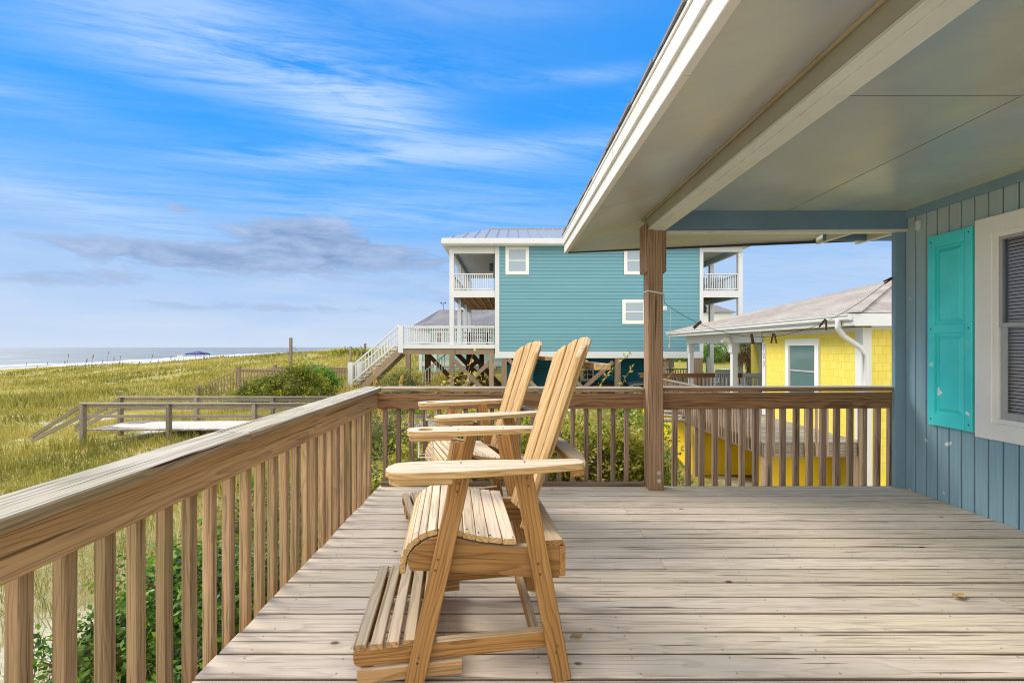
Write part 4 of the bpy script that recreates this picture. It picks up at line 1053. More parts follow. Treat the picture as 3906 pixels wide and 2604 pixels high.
# shrubs right behind the far railing
SG = 'shrubs behind the far railing'
shrub('golden_shrub', [(-.9, 5.1, -.35, .55, .45, .80), (-.35, 5.15, -.25, .55, .45, .78)], 15000, .052, M['lf_gold'], 'golden green shrub behind the corner of the two railings, left of the chairs', 31, .085, group=SG)
shrub('golden_shrub', [(.35, 5.2, -.32, .6, .45, .78)], 9000, .052, M['lf_gold'], 'golden green shrub seen behind and between the two chairs', 32, .085, group=SG)
shrub('golden_shrub', [(.98, 5.15, -.42, .50, .45, .95), (1.4, 5.35, -.42, .40, .45, .85)], 16000, .054, M['lf_gold'], 'pale golden leaved shrub right of the chair backs, up to the porch post', 33, .085, group=SG)
shrub('green_shrub', [(1.55, 6.3, -.30, .42, .5, .9), (2.0, 6.4, -.6, .38, .4, .75)], 4200, .07, M['lf_green'], 'green shrub just right of the porch post in front of the ochre panel', 34, .09, group=SG, aspect=.4)
shrub('green_shrub', [(.35, 7.8, -.7, 1.2, .7, .9)], 6000, .08, M['lf_green'], 'larger green shrub further back behind the golden shrubs', 35, .12, group=SG, aspect=.45)
shrub('green_shrub', [(-2.2, 7.4, -1.0, 1.3, .8, .55)], 5200, .075, M['lf_brush'], 'low grey green brush beyond the corner of the deck', 36, .12, group=SG, aspect=.4)
for i, (b, t, bd, nl, lab) in enumerate([
    ((.75, 5.2, .35), (1.30, 5.0, 1.22), (-.05, 0, .2), 60, 'tall leafy sprig leaning right, just right of the near chair back'),
    ((.72, 5.2, .3), (.86, 5.1, 1.13), (-.1, 0, .1), 26, 'upright leafy sprig touching the near chair back'),
    ((1.2, 5.2, .3), (1.36, 5.05, 1.10), (-.15, 0, .1), 18, 'thin sprig with yellow tips close to the timber post'),
    ((-.6, 5.0, .2), (-.42, 5.0, 1.26), (-.03, 0, .1), 34, 'slim upright sprig in front of the piling braces'),
    ((-.3, 5.1, .3), (-.62, 5.0, .98), (.1, 0, .25), 22, 'short curling sprig above the railing near the chair back'),
    ((-1.0, 5.1, .3), (-.35, 5.0, .98), (-.2, 0, .45), 40, 'arching golden sprig over the far railing'),
    ((-1.3, 6.5, .0), (-.3, 6.2, .80), (-.3, 0, .6), 40, 'low long golden sprig trailing along the railing top'),
    ((-1.7, 6.8, -.1), (-2.1, 6.6, 1.02), (.1, 0, .1), 20, 'brownish upright sprig near the foot of the white stairs'),
    ((1.5, 5.4, .3), (1.95, 5.2, 1.13), (-.05, 0, .1), 12, 'bare sprig right behind the timber post')]):
    sprig(b, t, bd, nl, .05, M['lf_gold'], lab, 60 + i)
# ------------------------------------------------------------------ sea oats and yuccas
def sea_oat(x, y, ztop, dx, lab, seed, head=.30):
    rng = random.Random(seed); z0 = gz(x, y)
    pts = [Vector((x + dx * (t ** 2), y, z0 + (ztop - z0) * (t - .18 * t * t * t) / .82)) for t in [i / 12 for i in range(13)]]
    e = empty('sea_oat', (x, y, z0), 0, lab, 'grass stalk', 'sea oat stalks over the dunes'); bpy.context.view_layer.update()
    m = MB(); m.tube(pts, [.006 - .0003 * i for i in range(13)], 4); put(m.build('stalk', M['stemgold']), e)
    m = MB(); end = pts[-1]; d = (pts[-1] - pts[-3]).normalized()
    for q in range(26):
        t = q / 26; c = end - d * head * (1 - t) * 0 + d * (-.02) + Vector((dx * .25 * t + rng.uniform(-.03, .03), rng.uniform(-.03, .03), -head * t * (.5 + .5 * abs(dx)) + (1 - t) * .04))
        v = Vector((rng.uniform(-.4, .4) + dx, rng.uniform(-.3, .3), -1)).normalized()
        m.board(c, c + v * .05, .016, .006, (0, 1, 0))
    put(m.build('seed_head', M['oat']), e)
for i, (x, y, zt, dx, hd, lab) in enumerate([(-1.95, 8.5, .75, -.12, .42, 'tallest sea oat with a full golden head in front of the dark round bush'), (-2.55, 8.0, .22, .22, .3, 'sea oat bending right with a drooping golden head'), (-3.9, 8.0, .12, .14, .25, 'sea oat with slim golden head left of the tallest one'),
                             (-1.25, 7.4, .12, .12, .2, 'short sea oat near the deck corner'), (-4.3, 8.2, -.12, .12, .18, 'lowest sea oat beside the walkway rail'), (-1.55, 7.6, .2, -.14, .22, 'sea oat leaning left above the walkway rail')]):
    sea_oat(x, y, zt, dx, lab, i, hd)
for i in range(22):
    rr = random.Random(i + 50); yy = rr.uniform(36, 52); tx = rr.uniform(-1.1, -.55); xx = tx * yy
    if i % 3 == 0: tx = rr.uniform(-.98, -.86); xx = tx * yy
    z0 = gz(xx, yy); m = MB(); hh = rr.uniform(1.1, 1.9) * (1.25 if i % 3 == 0 else 1)
    m.tube([(xx, yy, z0 - .1), (xx + .05, yy, z0 + hh * .6), (xx + .2, yy, z0 + hh)], [.016, .013, .010], 4)
    for q in range(4): m.board((xx + .2 - q * .02, yy, z0 + hh - q * .07), (xx + .24 - q * .02, yy, z0 + hh - .10 - q * .07), .03, .02, (0, 1, 0))
    tag(m.build('sea_oat', flat('distant_stalk_%d' % i, (.18, .16, .08), .8)), 'thin dark sea oat stalk standing against the sea on the dune crest', 'grass stalk', 'sea oats on the dune crest')
def yucca(x, y, s, lab, seed):
    rng = np.random.default_rng(seed); n = 46; z0 = gz(x, y)
    e = empty('yucca', (x, y, z0), 0, lab, 'yucca', 'yucca plants by the walkway'); m = MB()
    for i in range(n):
        a = rng.uniform(0, 6.28); l = s * rng.uniform(.6, 1); t = rng.uniform(.05, 1.1)
        d = Vector((math.cos(a) * math.sin(t), math.sin(a) * math.sin(t), math.cos(t))); sd = Vector((-math.sin(a), math.cos(a), 0)) * .022
        p = d * l * .5; q = d * l - Vector((0, 0, .05 * l * t))
        m.add([-sd * .6, sd * .6, p + sd, p - sd, q], [(0, 1, 2, 3), (3, 2, 4)])
    m.build('leaves', M['lf_green'], e); 
yucca(-4.7, 8.2, .62, 'larger spiky yucca in front of the walkway floor', 1); yucca(-5.6, 8.6, .45, 'smaller yellowish yucca left of the larger one', 2)

# ------------------------------------------------------------------ walkways
def rail_run(m, p0, p1, w=.09, t=.04, up=(0, 0, 1)): m.board(p0, p1, w, t, up, .004)
bw = empty('dune_walkway', (-9, 13.6, -1.05), 0, 'weathered grey timber walkway with post and rail sides crossing the dune grass', 'walkway'); bpy.context.view_layer.update()
zt, zf = -.345, -1.08
yN, yF = 13.0, 14.65
def pm(name, parent, fn, mat): 
    m = MB(); fn(m); return put(m.build(name, mat), parent)
xl, xr = -12.3, -1.6
for (yy, offs) in ((yN, 0), (yF, -.35)):
    m = MB()
    cuts = [xl + offs, xl + offs + 4.9, xl + offs + 9.8, xr]
    for a, b in zip(cuts[:-1], cuts[1:]): m.board((a, yy, zt + .03), (b - .01, yy, zt + .03), .14, .038, (0, 0, 1), .004); m.board((a, yy + .05, zt - .06), (b - .01, yy + .05, zt - .06), .035, .09, (0, 0, 1))
    put(m.build('top_rail', M['greywood']), bw)
    m = MB()
    for a, b in zip(cuts[:-1], cuts[1:]): m.board((a, yy + .05, -.69), (b - .01, yy + .05, -.69 + random.uniform(-.02, .02)), .038, .085, (0, 0, 1))
    put(m.build('middle_rail', M['greywood']), bw)
    for i in range(5):
        xx = xl + offs + .05 + i * 2.45
        if xx > xr: break
        m = MB(); m.board((xx, yy, -1.7), (xx, yy, zt + .01), .09, .14, (0, 1, 0), .004); put(m.build('post', M['greywood']), bw)
    # sloping rails of the steps on the left
    for dz in (0, -.30):
        m = MB(); m.board((xl + offs, yy + .03, zt - .02 + dz), (xl + offs - 1.45, yy + .03, -1.28 + dz * .4), .04, .10, (0, 0, 1)); put(m.build('stair_rail', M['greywood']), bw)
m = MB(); x = xl + .2
while x < xr: m.board((x, yN + .02, zf + random.uniform(-.004, .004)), (x, yF - .02, zf), .135, .035, (0, 0, 1), .003); x += .142
put(m.build('floor_boards', M['greywood']), bw)
# sand drift lying on the walkway floor
def drift(name, cx, cy, rx, ry, z, h, mat, lab):
    nx, ny = 30, 14; V = []; 
    for j in range(ny):
        for i in range(nx):
            u = i / (nx - 1) * 2 - 1; v = j / (ny - 1) * 2 - 1; q = max(0, 1 - (u * u * (1 + .4 * math.sin(v * 5 + u * 7)) + v * v))
            V.append((cx + u * rx, cy + v * ry, z + h * (q ** .6) - .012))
    Fc = [(j * nx + i, j * nx + i + 1, (j + 1) * nx + i + 1, (j + 1) * nx + i) for j in range(ny - 1) for i in range(nx - 1)]
    return tag(npmesh(name, V, Fc, mat, smooth=True), lab, 'sand', kind='structure')
M['sand'] = paint('pale_sand', (.66, .61, .52), .12, .95, .3, (.5, .45, .36), 2, .6, None, 30)
drift('sand_drift', -8.9, 13.85, 3.0, .72, zf + .02, .06, M['sand'], 'pale sand drifted over the walkway floor')

fw = empty('dune_walkway', (-14, 26, -1), 0, 'brown picket sided walkway behind the dark round bush, ending at the white stairs', 'walkway'); bpy.context.view_layer.update()
for (ya, yb, x0, x1) in ((26.0, 26.0, -15.6, -8.9), (29.0, 29.0, -15.1, -8.4)):
    m = MB(); m.board((x0, ya, .03), (x1, yb, -.05), .14, .04, (0, 0, 1)); m.board((x0, ya, -.07), (x1, yb, -.15), .04, .12, (0, 0, 1)); put(m.build('top_rail', M['piling']), fw)
    m = MB(); x = x0 + .1
    while x < x1: m.board((x, ya - .04, -1.1), (x, ya - .04, -.02), .04, .04, (0, 1, 0)); x += .16
    put(m.build('pickets', M['piling']), fw).__setitem__('kind', 'stuff')
    for x in (x0, x0 + 2.4, x0 + 4.8, x1):
        m = MB(); m.board((x, ya, -1.5), (x, ya, .12), .16, .16, (0, 1, 0)); m.board((x, ya, .12), (x, ya, .17), .2, .2, (0, 1, 0)); put(m.build('post', M['piling']), fw)
    m = MB(); m.board((x0 - .05, ya, .0), (x0 - 2.2, ya - .2, -1.05), .1, .06, (0, 0, 1)); m.board((x0 - 2.2, ya - .2, -2.2), (x0 - 2.2, ya - .2, -.9), .16, .16, (0, 1, 0))
    for q in range(12): xx = x0 - .15 - q * .17; zz = -.05 - (x0 - xx) * .49; m.board((xx, ya - .02, zz - .85), (xx, ya - .02, zz), .04, .04, (0, 1, 0))
    put(m.build('stair_rail', M['piling']), fw)
m = MB(); m.box(-15.6, -8.5, 26.1, 28.9, -1.06, -1.0); put(m.build('floor_boards', M['greywood']), fw)

# ------------------------------------------------------------------ dune bushes
BG = 'round bushes on the dunes'
shrub('dune_bush', [(-10.8, 20.3, -.95, 1.2, 1.1, .95), (-9.6, 20.3, -.68, 1.15, 1.1, 1.12), (-11.7, 20.0, -1.35, .9, .8, .6), (-8.7, 20.2, -.95, .8, .9, .85)], 26000, .10, M['lf_dark'], 'large dark green rounded bush, yellowish on its left flank, in front of the brown walkway', 41, .13, group=BG)
shrub('dune_bush', [(-9.9, 22.5, -.50, 1.0, .8, 1.0), (-9.3, 22.5, -.55, .7, .7, .7)], 9000, .10, M['lf_green'], 'brighter green bush at the right shoulder of the large dark bush', 42, .14, group=BG)
shrub('dune_bush', [(-4.9, 20.6, -.95, 1.15, .8, 1.15)], 11000, .075, M['lf_brush'], 'loose grey green bush in front of the white stairs', 43, .13, group=BG)
shrub('dune_bush', [(-17.2, 48, .15, 2.0, 1.2, .9), (-15.6, 48, .1, 1.4, 1.2, .7)], 6000, .16, M['lf_dark'], 'distant low dark bush on the dune next to the thin poles', 44, .22, group=BG)
shrub('dune_bush', [(-3.3, 11.3, -1.0, 1.2, .7, .55), (-4.6, 11.3, -1.15, .9, .6, .4)], 6500, .08, M['lf_brush'], 'low tangled brush between the walkway and the deck corner', 45, .15, group=BG)
shrub('dune_bush', [(-6.6, 18.3, -1.45, 1.2, .7, .5), (-4.6, 18.2, -1.25, 1.2, .6, .5)], 8000, .08, M['lf_green'], 'low green brush at the foot of the white stairs', 46, .16, group=BG)

# ------------------------------------------------------------------ beach posts, canopy, sign
for (x, y, zt_, r_, lab) in ((-17.4, 35.8, 2.02, .10, 'tall grey beach shower post standing behind the dark bush'),): 
    e = empty('shower_post', (x, y, gz(x, y)), 0, lab, 'post'); bpy.context.view_layer.update()
    m = MB(); m.board((x, y, gz(x, y) - .3), (x, y, zt_), .19, .19, (0, 1, 0), .01); put(m.build('post', M['greywood']), e)
    m = MB(); m.tube([(x + .1, y - .02, 1.25), (x + .35, y - .02, 1.28), (x + .42, y - .02, 1.12)], .025, 6); m.lathe((x + .42, y - .02, 1.02), [(.10, 0), (.04, .08), (.02, .12)], 8); put(m.build('shower_head', M['greychair']), e)
for (x, y, z1, w_, lab) in ((-14.2, 40.0, 1.32, .16, 'leftmost of three weathered poles on the dune left of the white stairs'), (-15.4, 46.5, 1.33, .13, 'shortest of the three weathered poles, between the other two'), (-16.8, 52.0, 1.72, .20, 'right hand and tallest of the three weathered poles left of the white stairs')):
    m = MB(); m.board((x, y, gz(x, y) - .3), (x + .03, y, z1), w_, w_, (0, 1, 0), .01); tag(m.build('wooden_pole', M['greywood']), lab, 'pole', 'weathered poles on the dune')
x, y = -63.5, 92.0
e = empty('beach_canopy', (x, y, -4.5), 0, 'blue pop up canopy on the beach, only its roof showing above the grass', 'canopy'); bpy.context.view_layer.update()
m = MB(); m.add([(x - 1.5, y - 1.5, .0), (x + 1.5, y - 1.5, .0), (x + 1.5, y + 1.5, .0), (x - 1.5, y + 1.5, .0), (x, y, .5), (x - 1.5, y - 1.5, -.18), (x + 1.5, y - 1.5, -.18), (x + 1.5, y + 1.5, -.18), (x - 1.5, y + 1.5, -.18)], [(0, 1, 4), (1, 2, 4), (2, 3, 4), (3, 0, 4), (0, 5, 6, 1), (1, 6, 7, 2), (2, 7, 8, 3), (3, 8, 5, 0)])
put(m.build('roof', M['navy']), e)
for sx in (-1.4, 1.4):
    for sy in (-1.4, 1.4): m = MB(); m.board((x + sx, y + sy, -5), (x + sx, y + sy, 0), .06, .06, (0, 1, 0)); put(m.build('leg', M['greychair']), e)
x, y = -47, 64.5; z0 = gz(x, y); e = empty('beach_sign', (x, y, z0), 0, 'small white blank looking board on two stakes at the dune crest', 'sign'); bpy.context.view_layer.update()
m = MB(); m.box(x - .42, x + .42, y - .02, y + .02, z0 + .55, z0 + 1.05); put(m.build('board', M['porchwhite']), e)
m = MB(); m.board((x - .35, y + .05, z0 - .2), (x - .35, y + .05, z0 + 1.0), .07, .05, (0, 1, 0)); put(m.build('leg', M['greywood']), e)
m = MB(); m.board((x + .35, y + .05, z0 - .2), (x + .35, y + .05, z0 + 1.0), .07, .05, (0, 1, 0)); put(m.build('leg', M['greywood']), e)

# ------------------------------------------------------------------ generic house bits
def root(name, loc, lab, cat='house', group=None):
    e = empty(name, loc, 0, lab, cat, group); bpy.context.view_layer.update(); return e
def add(e, name, fn, mat, **k):
    m = MB(); fn(m); return put(m.build(name, mat, **k), e)
def sub(o, name, fn, mat):
    m = MB(); fn(m); c = m.build(name, mat); c.parent = o; c.matrix_parent_inverse = (o.parent.matrix_basis.inverted() if False else Matrix.Identity(4)); 
    c.matrix_parent_inverse = o.matrix_parent_inverse.inverted() if False else Matrix.Identity(4); return c
def win_front(e, x0, x1, z0, z1, y, t=.13, glass='blueglass', dep=.05):
    """window in a wall facing the camera; children keep the parent's local frame"""
    def fr(m):
        m.box(x0, x0 + t, y - dep, y - .002, z0, z1); m.box(x1 - t, x1, y - dep, y - .002, z0, z1)
        m.box(x0 + t, x1 - t, y - dep, y - .002, z0, z0 + t); m.box(x0 + t, x1 - t, y - dep, y - .002, z1 - t, z1)
    w = add(e, 'window', fr, M['whitetrim'])
    def sa(m):
        a, b, c, d = x0 + t, x1 - t, z0 + t, z1 - t; s = .04; yy = y - dep * .6; zm = (c + d) / 2
        m.box(a, a + s, yy, y - .003, c, d); m.box(b - s, b, yy, y - .003, c, d); m.box(a + s, b - s, yy, y - .003, c, c + s); m.box(a + s, b - s, yy, y - .003, d - s, d); m.box(a + s, b - s, yy - .004, y - .003, zm - s * .6, zm + s * .6)
    sub(w, 'sash', sa, M['whitetrim'])
    sub(w, 'pane', lambda m: m.quad((x0 + t, y - .012, z0 + t), (x1 - t, y - .012, z0 + t), (x1 - t, y - .012, z1 - t), (x0 + t, y - .012, z1 - t)), M[glass])
    return w
def balus(e, p0, p1, h, mat, sp=.11, w=.035, tr=.06, name='railing', bot=.08, top=True):
    """balustrade between two floor points"""
    p0 = Vector(p0); p1 = Vector(p1); L = (Vector((p1.x, p1.y, 0)) - Vector((p0.x, p0.y, 0))).length; n = max(2, int(L / sp))
    def fn(m):
        Z = Vector((0, 0, 1))
        m.board(p0 + Z * h, p1 + Z * h, tr * 1.6, tr, Z); m.board(p0 + Z * bot, p1 + Z * bot, tr * .8, tr * .9, Z)
        for i in range(n):
            q = p0.lerp(p1, (i + .5) / n); m.board(q + Z * (bot + tr * .45), q + Z * (h - tr / 2), w, w, (0, 1, 0))
    return add(e, name, fn, mat)

# ------------------------------------------------------------------ teal house
Y0 = 23.0; YB = 33.0
th = root('teal_house', (4.4, 28, -1.5), 'large teal house on timber pilings with metal roof and white trimmed porches')
XL, XR = -.70, 9.50; PL = -3.05; PR = 11.55
add(th, 'wall', lambda m: m.box(XL, XR, Y0, YB, 1.07, 6.45), M['teal'])
add(th, 'skirt_band', lambda m: (m.box(XL - .16, XR + .15, Y0 - .06, YB, .74, 1.068)), M['porchwhite'])
add(th, 'corner_board', lambda m: m.box(XL - .16, XL + .06, Y0 - .05, Y0 + .2, 1.07, 6.5), M['porchwhite'])
add(th, 'corner_board', lambda m: m.box(XR - .03, XR + .15, Y0 - .05, Y0 + .2, 1.07, 6.5), M['porchwhite'])
for (a, b, c, d) in ((1161, 1215, 566, 631), (1433, 1487, 566, 631), (1429, 1484, 688, 744)):
    win_front(th, (a - 1176) / 45.45, (b - 1176) / 45.45, EYE + (797 - d) / 45.45, EYE + (797 - c) / 45.45, Y0)
add(th, 'wall_vent', lambda m: (m.box(7.43, 7.82, Y0 - .03, Y0 - .002, 3.15, 3.36), m.box(7.47, 7.78, Y0 - .05, Y0 - .031, 3.22, 3.27)), M['porchwhite'])
# roof: low skirt over the porches and a raised metal gable
ez, ey = 6.36, Y0 - .55
def roofm(m):
    x0, x1 = PL - .45, PR + .45
    rx0 = -1.5; zr = 8.58; yr = 28.2
    m.add([(x0, ey, 6.66), (x1, ey, 6.66), (x1 - 3, yr, zr), (rx0, yr, zr), (x0, YB + .6, 6.66), (x1, YB + .6, 6.66)], [(0, 1, 2, 3), (0, 3, 4), (5, 4, 3, 2), (1, 5, 2)])
    m.box(x0, x1, ey, YB + .6, 6.61, 6.655)
add(th, 'roof', roofm, M['metalroof'])
def seams(m):
    x0 = PL - .45; rx0 = -1.5
    for i in range(26):
        xb = x0 + .5 + i * .55
        if xb > PR: break
        t = min(1, max(0, (xb - x0) / (rx0 - x0))); 
        m.board((xb, ey + .01, 6.68), (xb, ey + (28.2 - ey) * t, 6.68 + (8.58 - 6.66) * t), .03, .05, (0, 0, 1))
add(th, 'roof_seams', seams, M['metalroof'])
add(th, 'ridge_cap', lambda m: m.board((-1.5, 28.2, 8.60), (PR - 2.5, 28.2, 8.60), .25, .05), M['sashgrey'])
add(th, 'eave_fascia', lambda m: (m.box(PL - .43, PR + .43, ey - .03, ey - .001, 6.40, 6.66), m.box(PL - .45, PL - .43, ey, YB + .55, 6.40, 6.66), m.box(PR + .43, PR + .45, ey, YB + .55, 6.40, 6.66)), M['porchwhite'])
add(th, 'porch_ceiling', lambda m: (m.box(PL - .42, XL - .17, ey + .01, YB + .5, 6.34, 6.39), m.box(XR + .16, PR + .42, ey + .01, YB + .5, 6.34, 6.39), m.box(XL - .16, XR + .15, ey + .01, Y0 - .06, 6.34, 6.39)), M['porchwhite'])
for q_ in ((PL - .12, XL - .17, Y0, Y0 + .15, 6.02, 6.338), (XR + .16, PR + .12, Y0, Y0 + .15, 6.1, 6.338), (PL - .12, PL + .06, Y0 + .16, YB, 6.05, 6.338), (PR - .06, PR + .12, Y0 + .16, YB, 6.1, 6.338)):
    add(th, 'porch_beam', lambda m: m.box(*q_), M['porchwhite'])
for yy in (Y0 + .1, 26.4, 29.7, 32.9):
    for (px, zb) in ((PL, 1.42), (PR, -2.5)):
        add(th, 'porch_column', lambda m: m.board((px, yy, zb), (px, yy, 6.05), .22, .22, (0, 1, 0)), M['porchwhite'])
# upper balconies
for (xa, xb, side) in ((PL, XL - .17, -1), (XR + .16, PR, 1)):
    add(th, 'balcony_floor', lambda m: (m.box(min(xa, xb) - (.1 if side < 0 else 0), max(xa, xb) + (.1 if side > 0 else 0), Y0 - .02, Y0 + .03, 3.80, 4.14), None), M['porchwhite'])
    add(th, 'balcony_boards', lambda m: m.box(min(xa, xb), max(xa, xb), Y0 + .04, YB, 4.09, 4.13), M['darkwood'])
    add(th, 'balcony_band', lambda m: m.box(xa - .11 if side < 0 else xb - .06, xa - .06 if side < 0 else xb + .12, Y0 + .04, YB, 3.80, 4.14), M['porchwhite'])
    def jo(m):
        a, b = min(xa, xb), max(xa, xb); y = Y0 + .25
        while y < YB: m.box(a, b, y, y + .05, 3.98, 4.08); y += .8
        [m.box(a + (b - a) * q - .025, a + (b - a) * q + .025, Y0 + .05, YB, 3.96, 4.085) for q in (.2, .4, .6, .8)]
    add(th, 'floor_joists', jo, M['joist'])
    balus(th, (min(xa, xb) + .08, Y0 + .05, 4.14), (max(xa, xb) - .08, Y0 + .05, 4.14), .84, M['porchwhite'])
    ox = xa if side < 0 else xb
    balus(th, (ox, Y0 + .2, 4.14), (ox, YB, 4.14), .84, M['porchwhite'], .16)
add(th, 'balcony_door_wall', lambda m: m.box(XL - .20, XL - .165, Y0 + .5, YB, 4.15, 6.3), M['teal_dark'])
add(th, 'speaker', lambda m: m.box(XL - .5, XL - .3, Y0 + 1.2, Y0 + 1.35, 5.35, 5.75), M['black'])
add(th, 'balcony_bench', lambda m: [m.box(10.1 + i * .12, 10.16 + i * .12, Y0 + 1.0, Y0 + 1.05, 4.3, 4.95) for i in range(9)], M['greychair'])
add(th, 'lantern', lambda m: m.lathe((XR + .35, Y0 + .3, 3.05), [(.05, 0), (.11, .06), (.13, .28), (.03, .38)], 8), M['black'])
# lower sun deck on the ocean side
DLX = -5.60; fz = 1.43
add(th, 'deck_floor', lambda m: (m.box(DLX, XL - .17, Y0 - .05, 31, 1.36, fz), m.box(DLX - .02, XL - .17, Y0 - .09, Y0 - .052, 1.22, 1.425)), M['porchwhite'])
add(th, 'deck_beam', lambda m: m.box(DLX + .1, XL - .2, Y0 - .02, Y0 + .12, .93, 1.218), M['piling'])
add(th, 'deck_beam', lambda m: m.box(DLX + .1, XL - .2, 26.3, 26.4, .93, 1.35), M['darkwood'])
balus(th, (DLX + .15, Y0, fz), (PL - .12, Y0, fz), .90, M['porchwhite']); balus(th, (PL + .12, Y0, fz), (XL - .2, Y0, fz), .90, M['porchwhite'])
balus(th, (DLX, Y0 + 1.5, fz), (DLX, 31, fz), .90, M['porchwhite'], .14); balus(th, (DLX, 31, fz), (XL - .2, 31, fz), .90, M['porchwhite'], .14)
add(th, 'newel_post', lambda m: m.box(DLX - .13, DLX + .12, Y0 - .12, Y0 + .1, 1.0, 2.36), M['porchwhite'])
for (px, yy) in ((DLX + .35, Y0 + .05), (PL, Y0 + .08), (XL - .34, Y0 + .08)):
    add(th, 'piling', lambda m: m.board((px, yy, -2.5), (px, yy, .929), .23, .23, (0, 1, 0)), M['piling'])
for (px, yy) in ((-4.9, 26.5), (-2.5, 26.5), (-2.0, 30)):
    add(th, 'piling', lambda m: m.board((px, yy, -2.5), (px, yy, .929), .3, .3, (0, 1, 0)), M['darkwood'])
def brace(p0, p1, w, mat): add(th, 'brace', lambda m: m.board(p0, p1, .06, w, (0, 0, 1)), mat)
brace((-2.92, Y0 - .02, .62), (.0, Y0 - .02, -2.3), .20, M['piling']); brace((-1.05, Y0 + .05, .60), (-3.4, Y0 + .05, -1.6), .20, M['piling'])
brace((-4.9, 26.4, .9), (-2.2, 26.4, -1.9), .24, M['darkwood']); brace((-2.4, 26.3, .95), (.4, 26.3, -2.1), .26, M['darkwood']); brace((-3.2, 26.2, .95), (-.2, 26.2, -2.1), .26, M['darkwood']); brace((-2.0, 26.4, .5), (-4.6, 26.4, -1.8), .24, M['darkwood'])
# stairs
S0 = Vector((DLX - .1, Y0, 1.40)); S1 = Vector((-8.15, Y0, -.72))
for dy in (0, 1.3):
    p0 = S0 + Vector((0, dy, 0)); p1 = S1 + Vector((0, dy, 0))
    o = balus(th, p0 + Vector((0, 0, .12)), p1 + Vector((0, 0, .12)), .88, M['porchwhite'], .16, .04, .07, 'stair_railing')
    add(th, 'stringer', lambda m: m.board(p0 + Vector((.1, .03, -.22)), p1 + Vector((.35, .03, -.28)), .06, .30, (0, 0, 1)), M['piling'])
    add(th, 'newel_post', lambda m: m.box(S1.x - .12, S1.x + .12, p1.y - .1, p1.y + .1, -1.3, S1.z + 1.25), M['porchwhite'])
def treads(m):
    for i in range(11):
        t = (i + .5) / 11; p = S0.lerp(S1, t); m.box(p.x - .15, p.x + .15, Y0 + .06, Y0 + 1.25, p.z - .04, p.z)
add(th, 'stair_treads', treads, M['piling'])
add(th, 'stair_post', lambda m: m.board((-6.95, Y0 + .1, -2.5), (-6.95, Y0 + .1, .15), .16, .16, (0, 1, 0)), M['joist'])
# second flight beyond
add(th, 'stair_railing', lambda m: [m.board((-4.9 + i * .15, 25, -.2 + i * .12 - .7), (-4.9 + i * .15, 25, -.2 + i * .12 + .1), .04, .04, (0, 1, 0)) for i in range(9)] + [m.board((-4.95, 25, -.15), (-3.6, 25, .93), .07, .06)], M['porchwhite'])
# under the house
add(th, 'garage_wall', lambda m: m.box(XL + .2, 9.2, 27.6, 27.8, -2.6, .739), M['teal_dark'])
add(th, 'garage_door', lambda m: (m.box(2.55, 3.25, 27.5, 27.598, -1.9, .22), m.box(2.62, 3.18, 27.47, 27.499, -1.5, .15)), M['porchwhite'])
def gw(m):
    m.box(4.2, 4.95, 27.54, 27.598, -.75, .0)
g_ = add(th, 'garage_window', gw, M['porchwhite']); sub(g_, 'pane', lambda m: (m.box(4.3, 4.55, 27.52, 27.539, -.62, -.38), m.box(4.6, 4.85, 27.52, 27.539, -.62, -.38), m.box(4.3, 4.55, 27.52, 27.539, -.34, -.1), m.box(4.6, 4.85, 27.52, 27.539, -.34, -.1)), M['darkglass'])
add(th, 'storage_shed', lambda m: (m.box(-.5, 1.2, 25.5, 27.4, -2.5, .0), m.box(-.55, 1.25, 25.45, 27.45, .0, .3)), paint('blue_shed', (.03, .22, .38), .1, .5))
for px in (-.40, 5.35, 9.4):
    add(th, 'piling', lambda m: m.board((px, Y0 + .1, -2.6), (px, Y0 + .1, .739), .26 if px < 9 else .45, .26, (0, 1, 0)), M['piling'])
brace((-.2, Y0, .70), (2.6, Y0, -2.2), .2, M['piling']); brace((5.1, Y0, .55), (2.6, Y0, -1.7), .2, M['piling']); brace((2.7, Y0 + .1, .1), (4.9, Y0 + .1, -2.1), .2, M['piling'])
brace((8.0, Y0 + .2, .70), (6.9, Y0 + .2, -1.6), .2, M['piling']); brace((7.3, Y0 + .3, .3), (9.2, Y0 + .3, -1.6), .2, M['piling'])
for px in (7.75, 8.75, 10.2, 10.8): add(th, 'piling', lambda m: m.board((px, 25.0, -2.6), (px, 25.0, .739), .22, .22, (0, 1, 0)), M['porchwhite'])
add(th, 'back_stairs', lambda m: [m.box(8.2 + i * .17, 8.5 + i * .17, 26, 27, .55 - i * .2, .6 - i * .2) for i in range(9)] + [m.board((8.2, 25.95, 1.1), (9.8, 25.95, -.9), .06, .08)] + [m.board((8.25 + i * .12, 25.95, .2 - i * .15), (8.25 + i * .12, 25.95, 1.05 - i * .15), .035, .035, (0, 1, 0)) for i in range(13)], M['porchwhite'])
balus(th, (7.6, 24.6, -.6), (10.2, 24.6, -.6), .7, M['greywood'], .14, name='lower_fence')
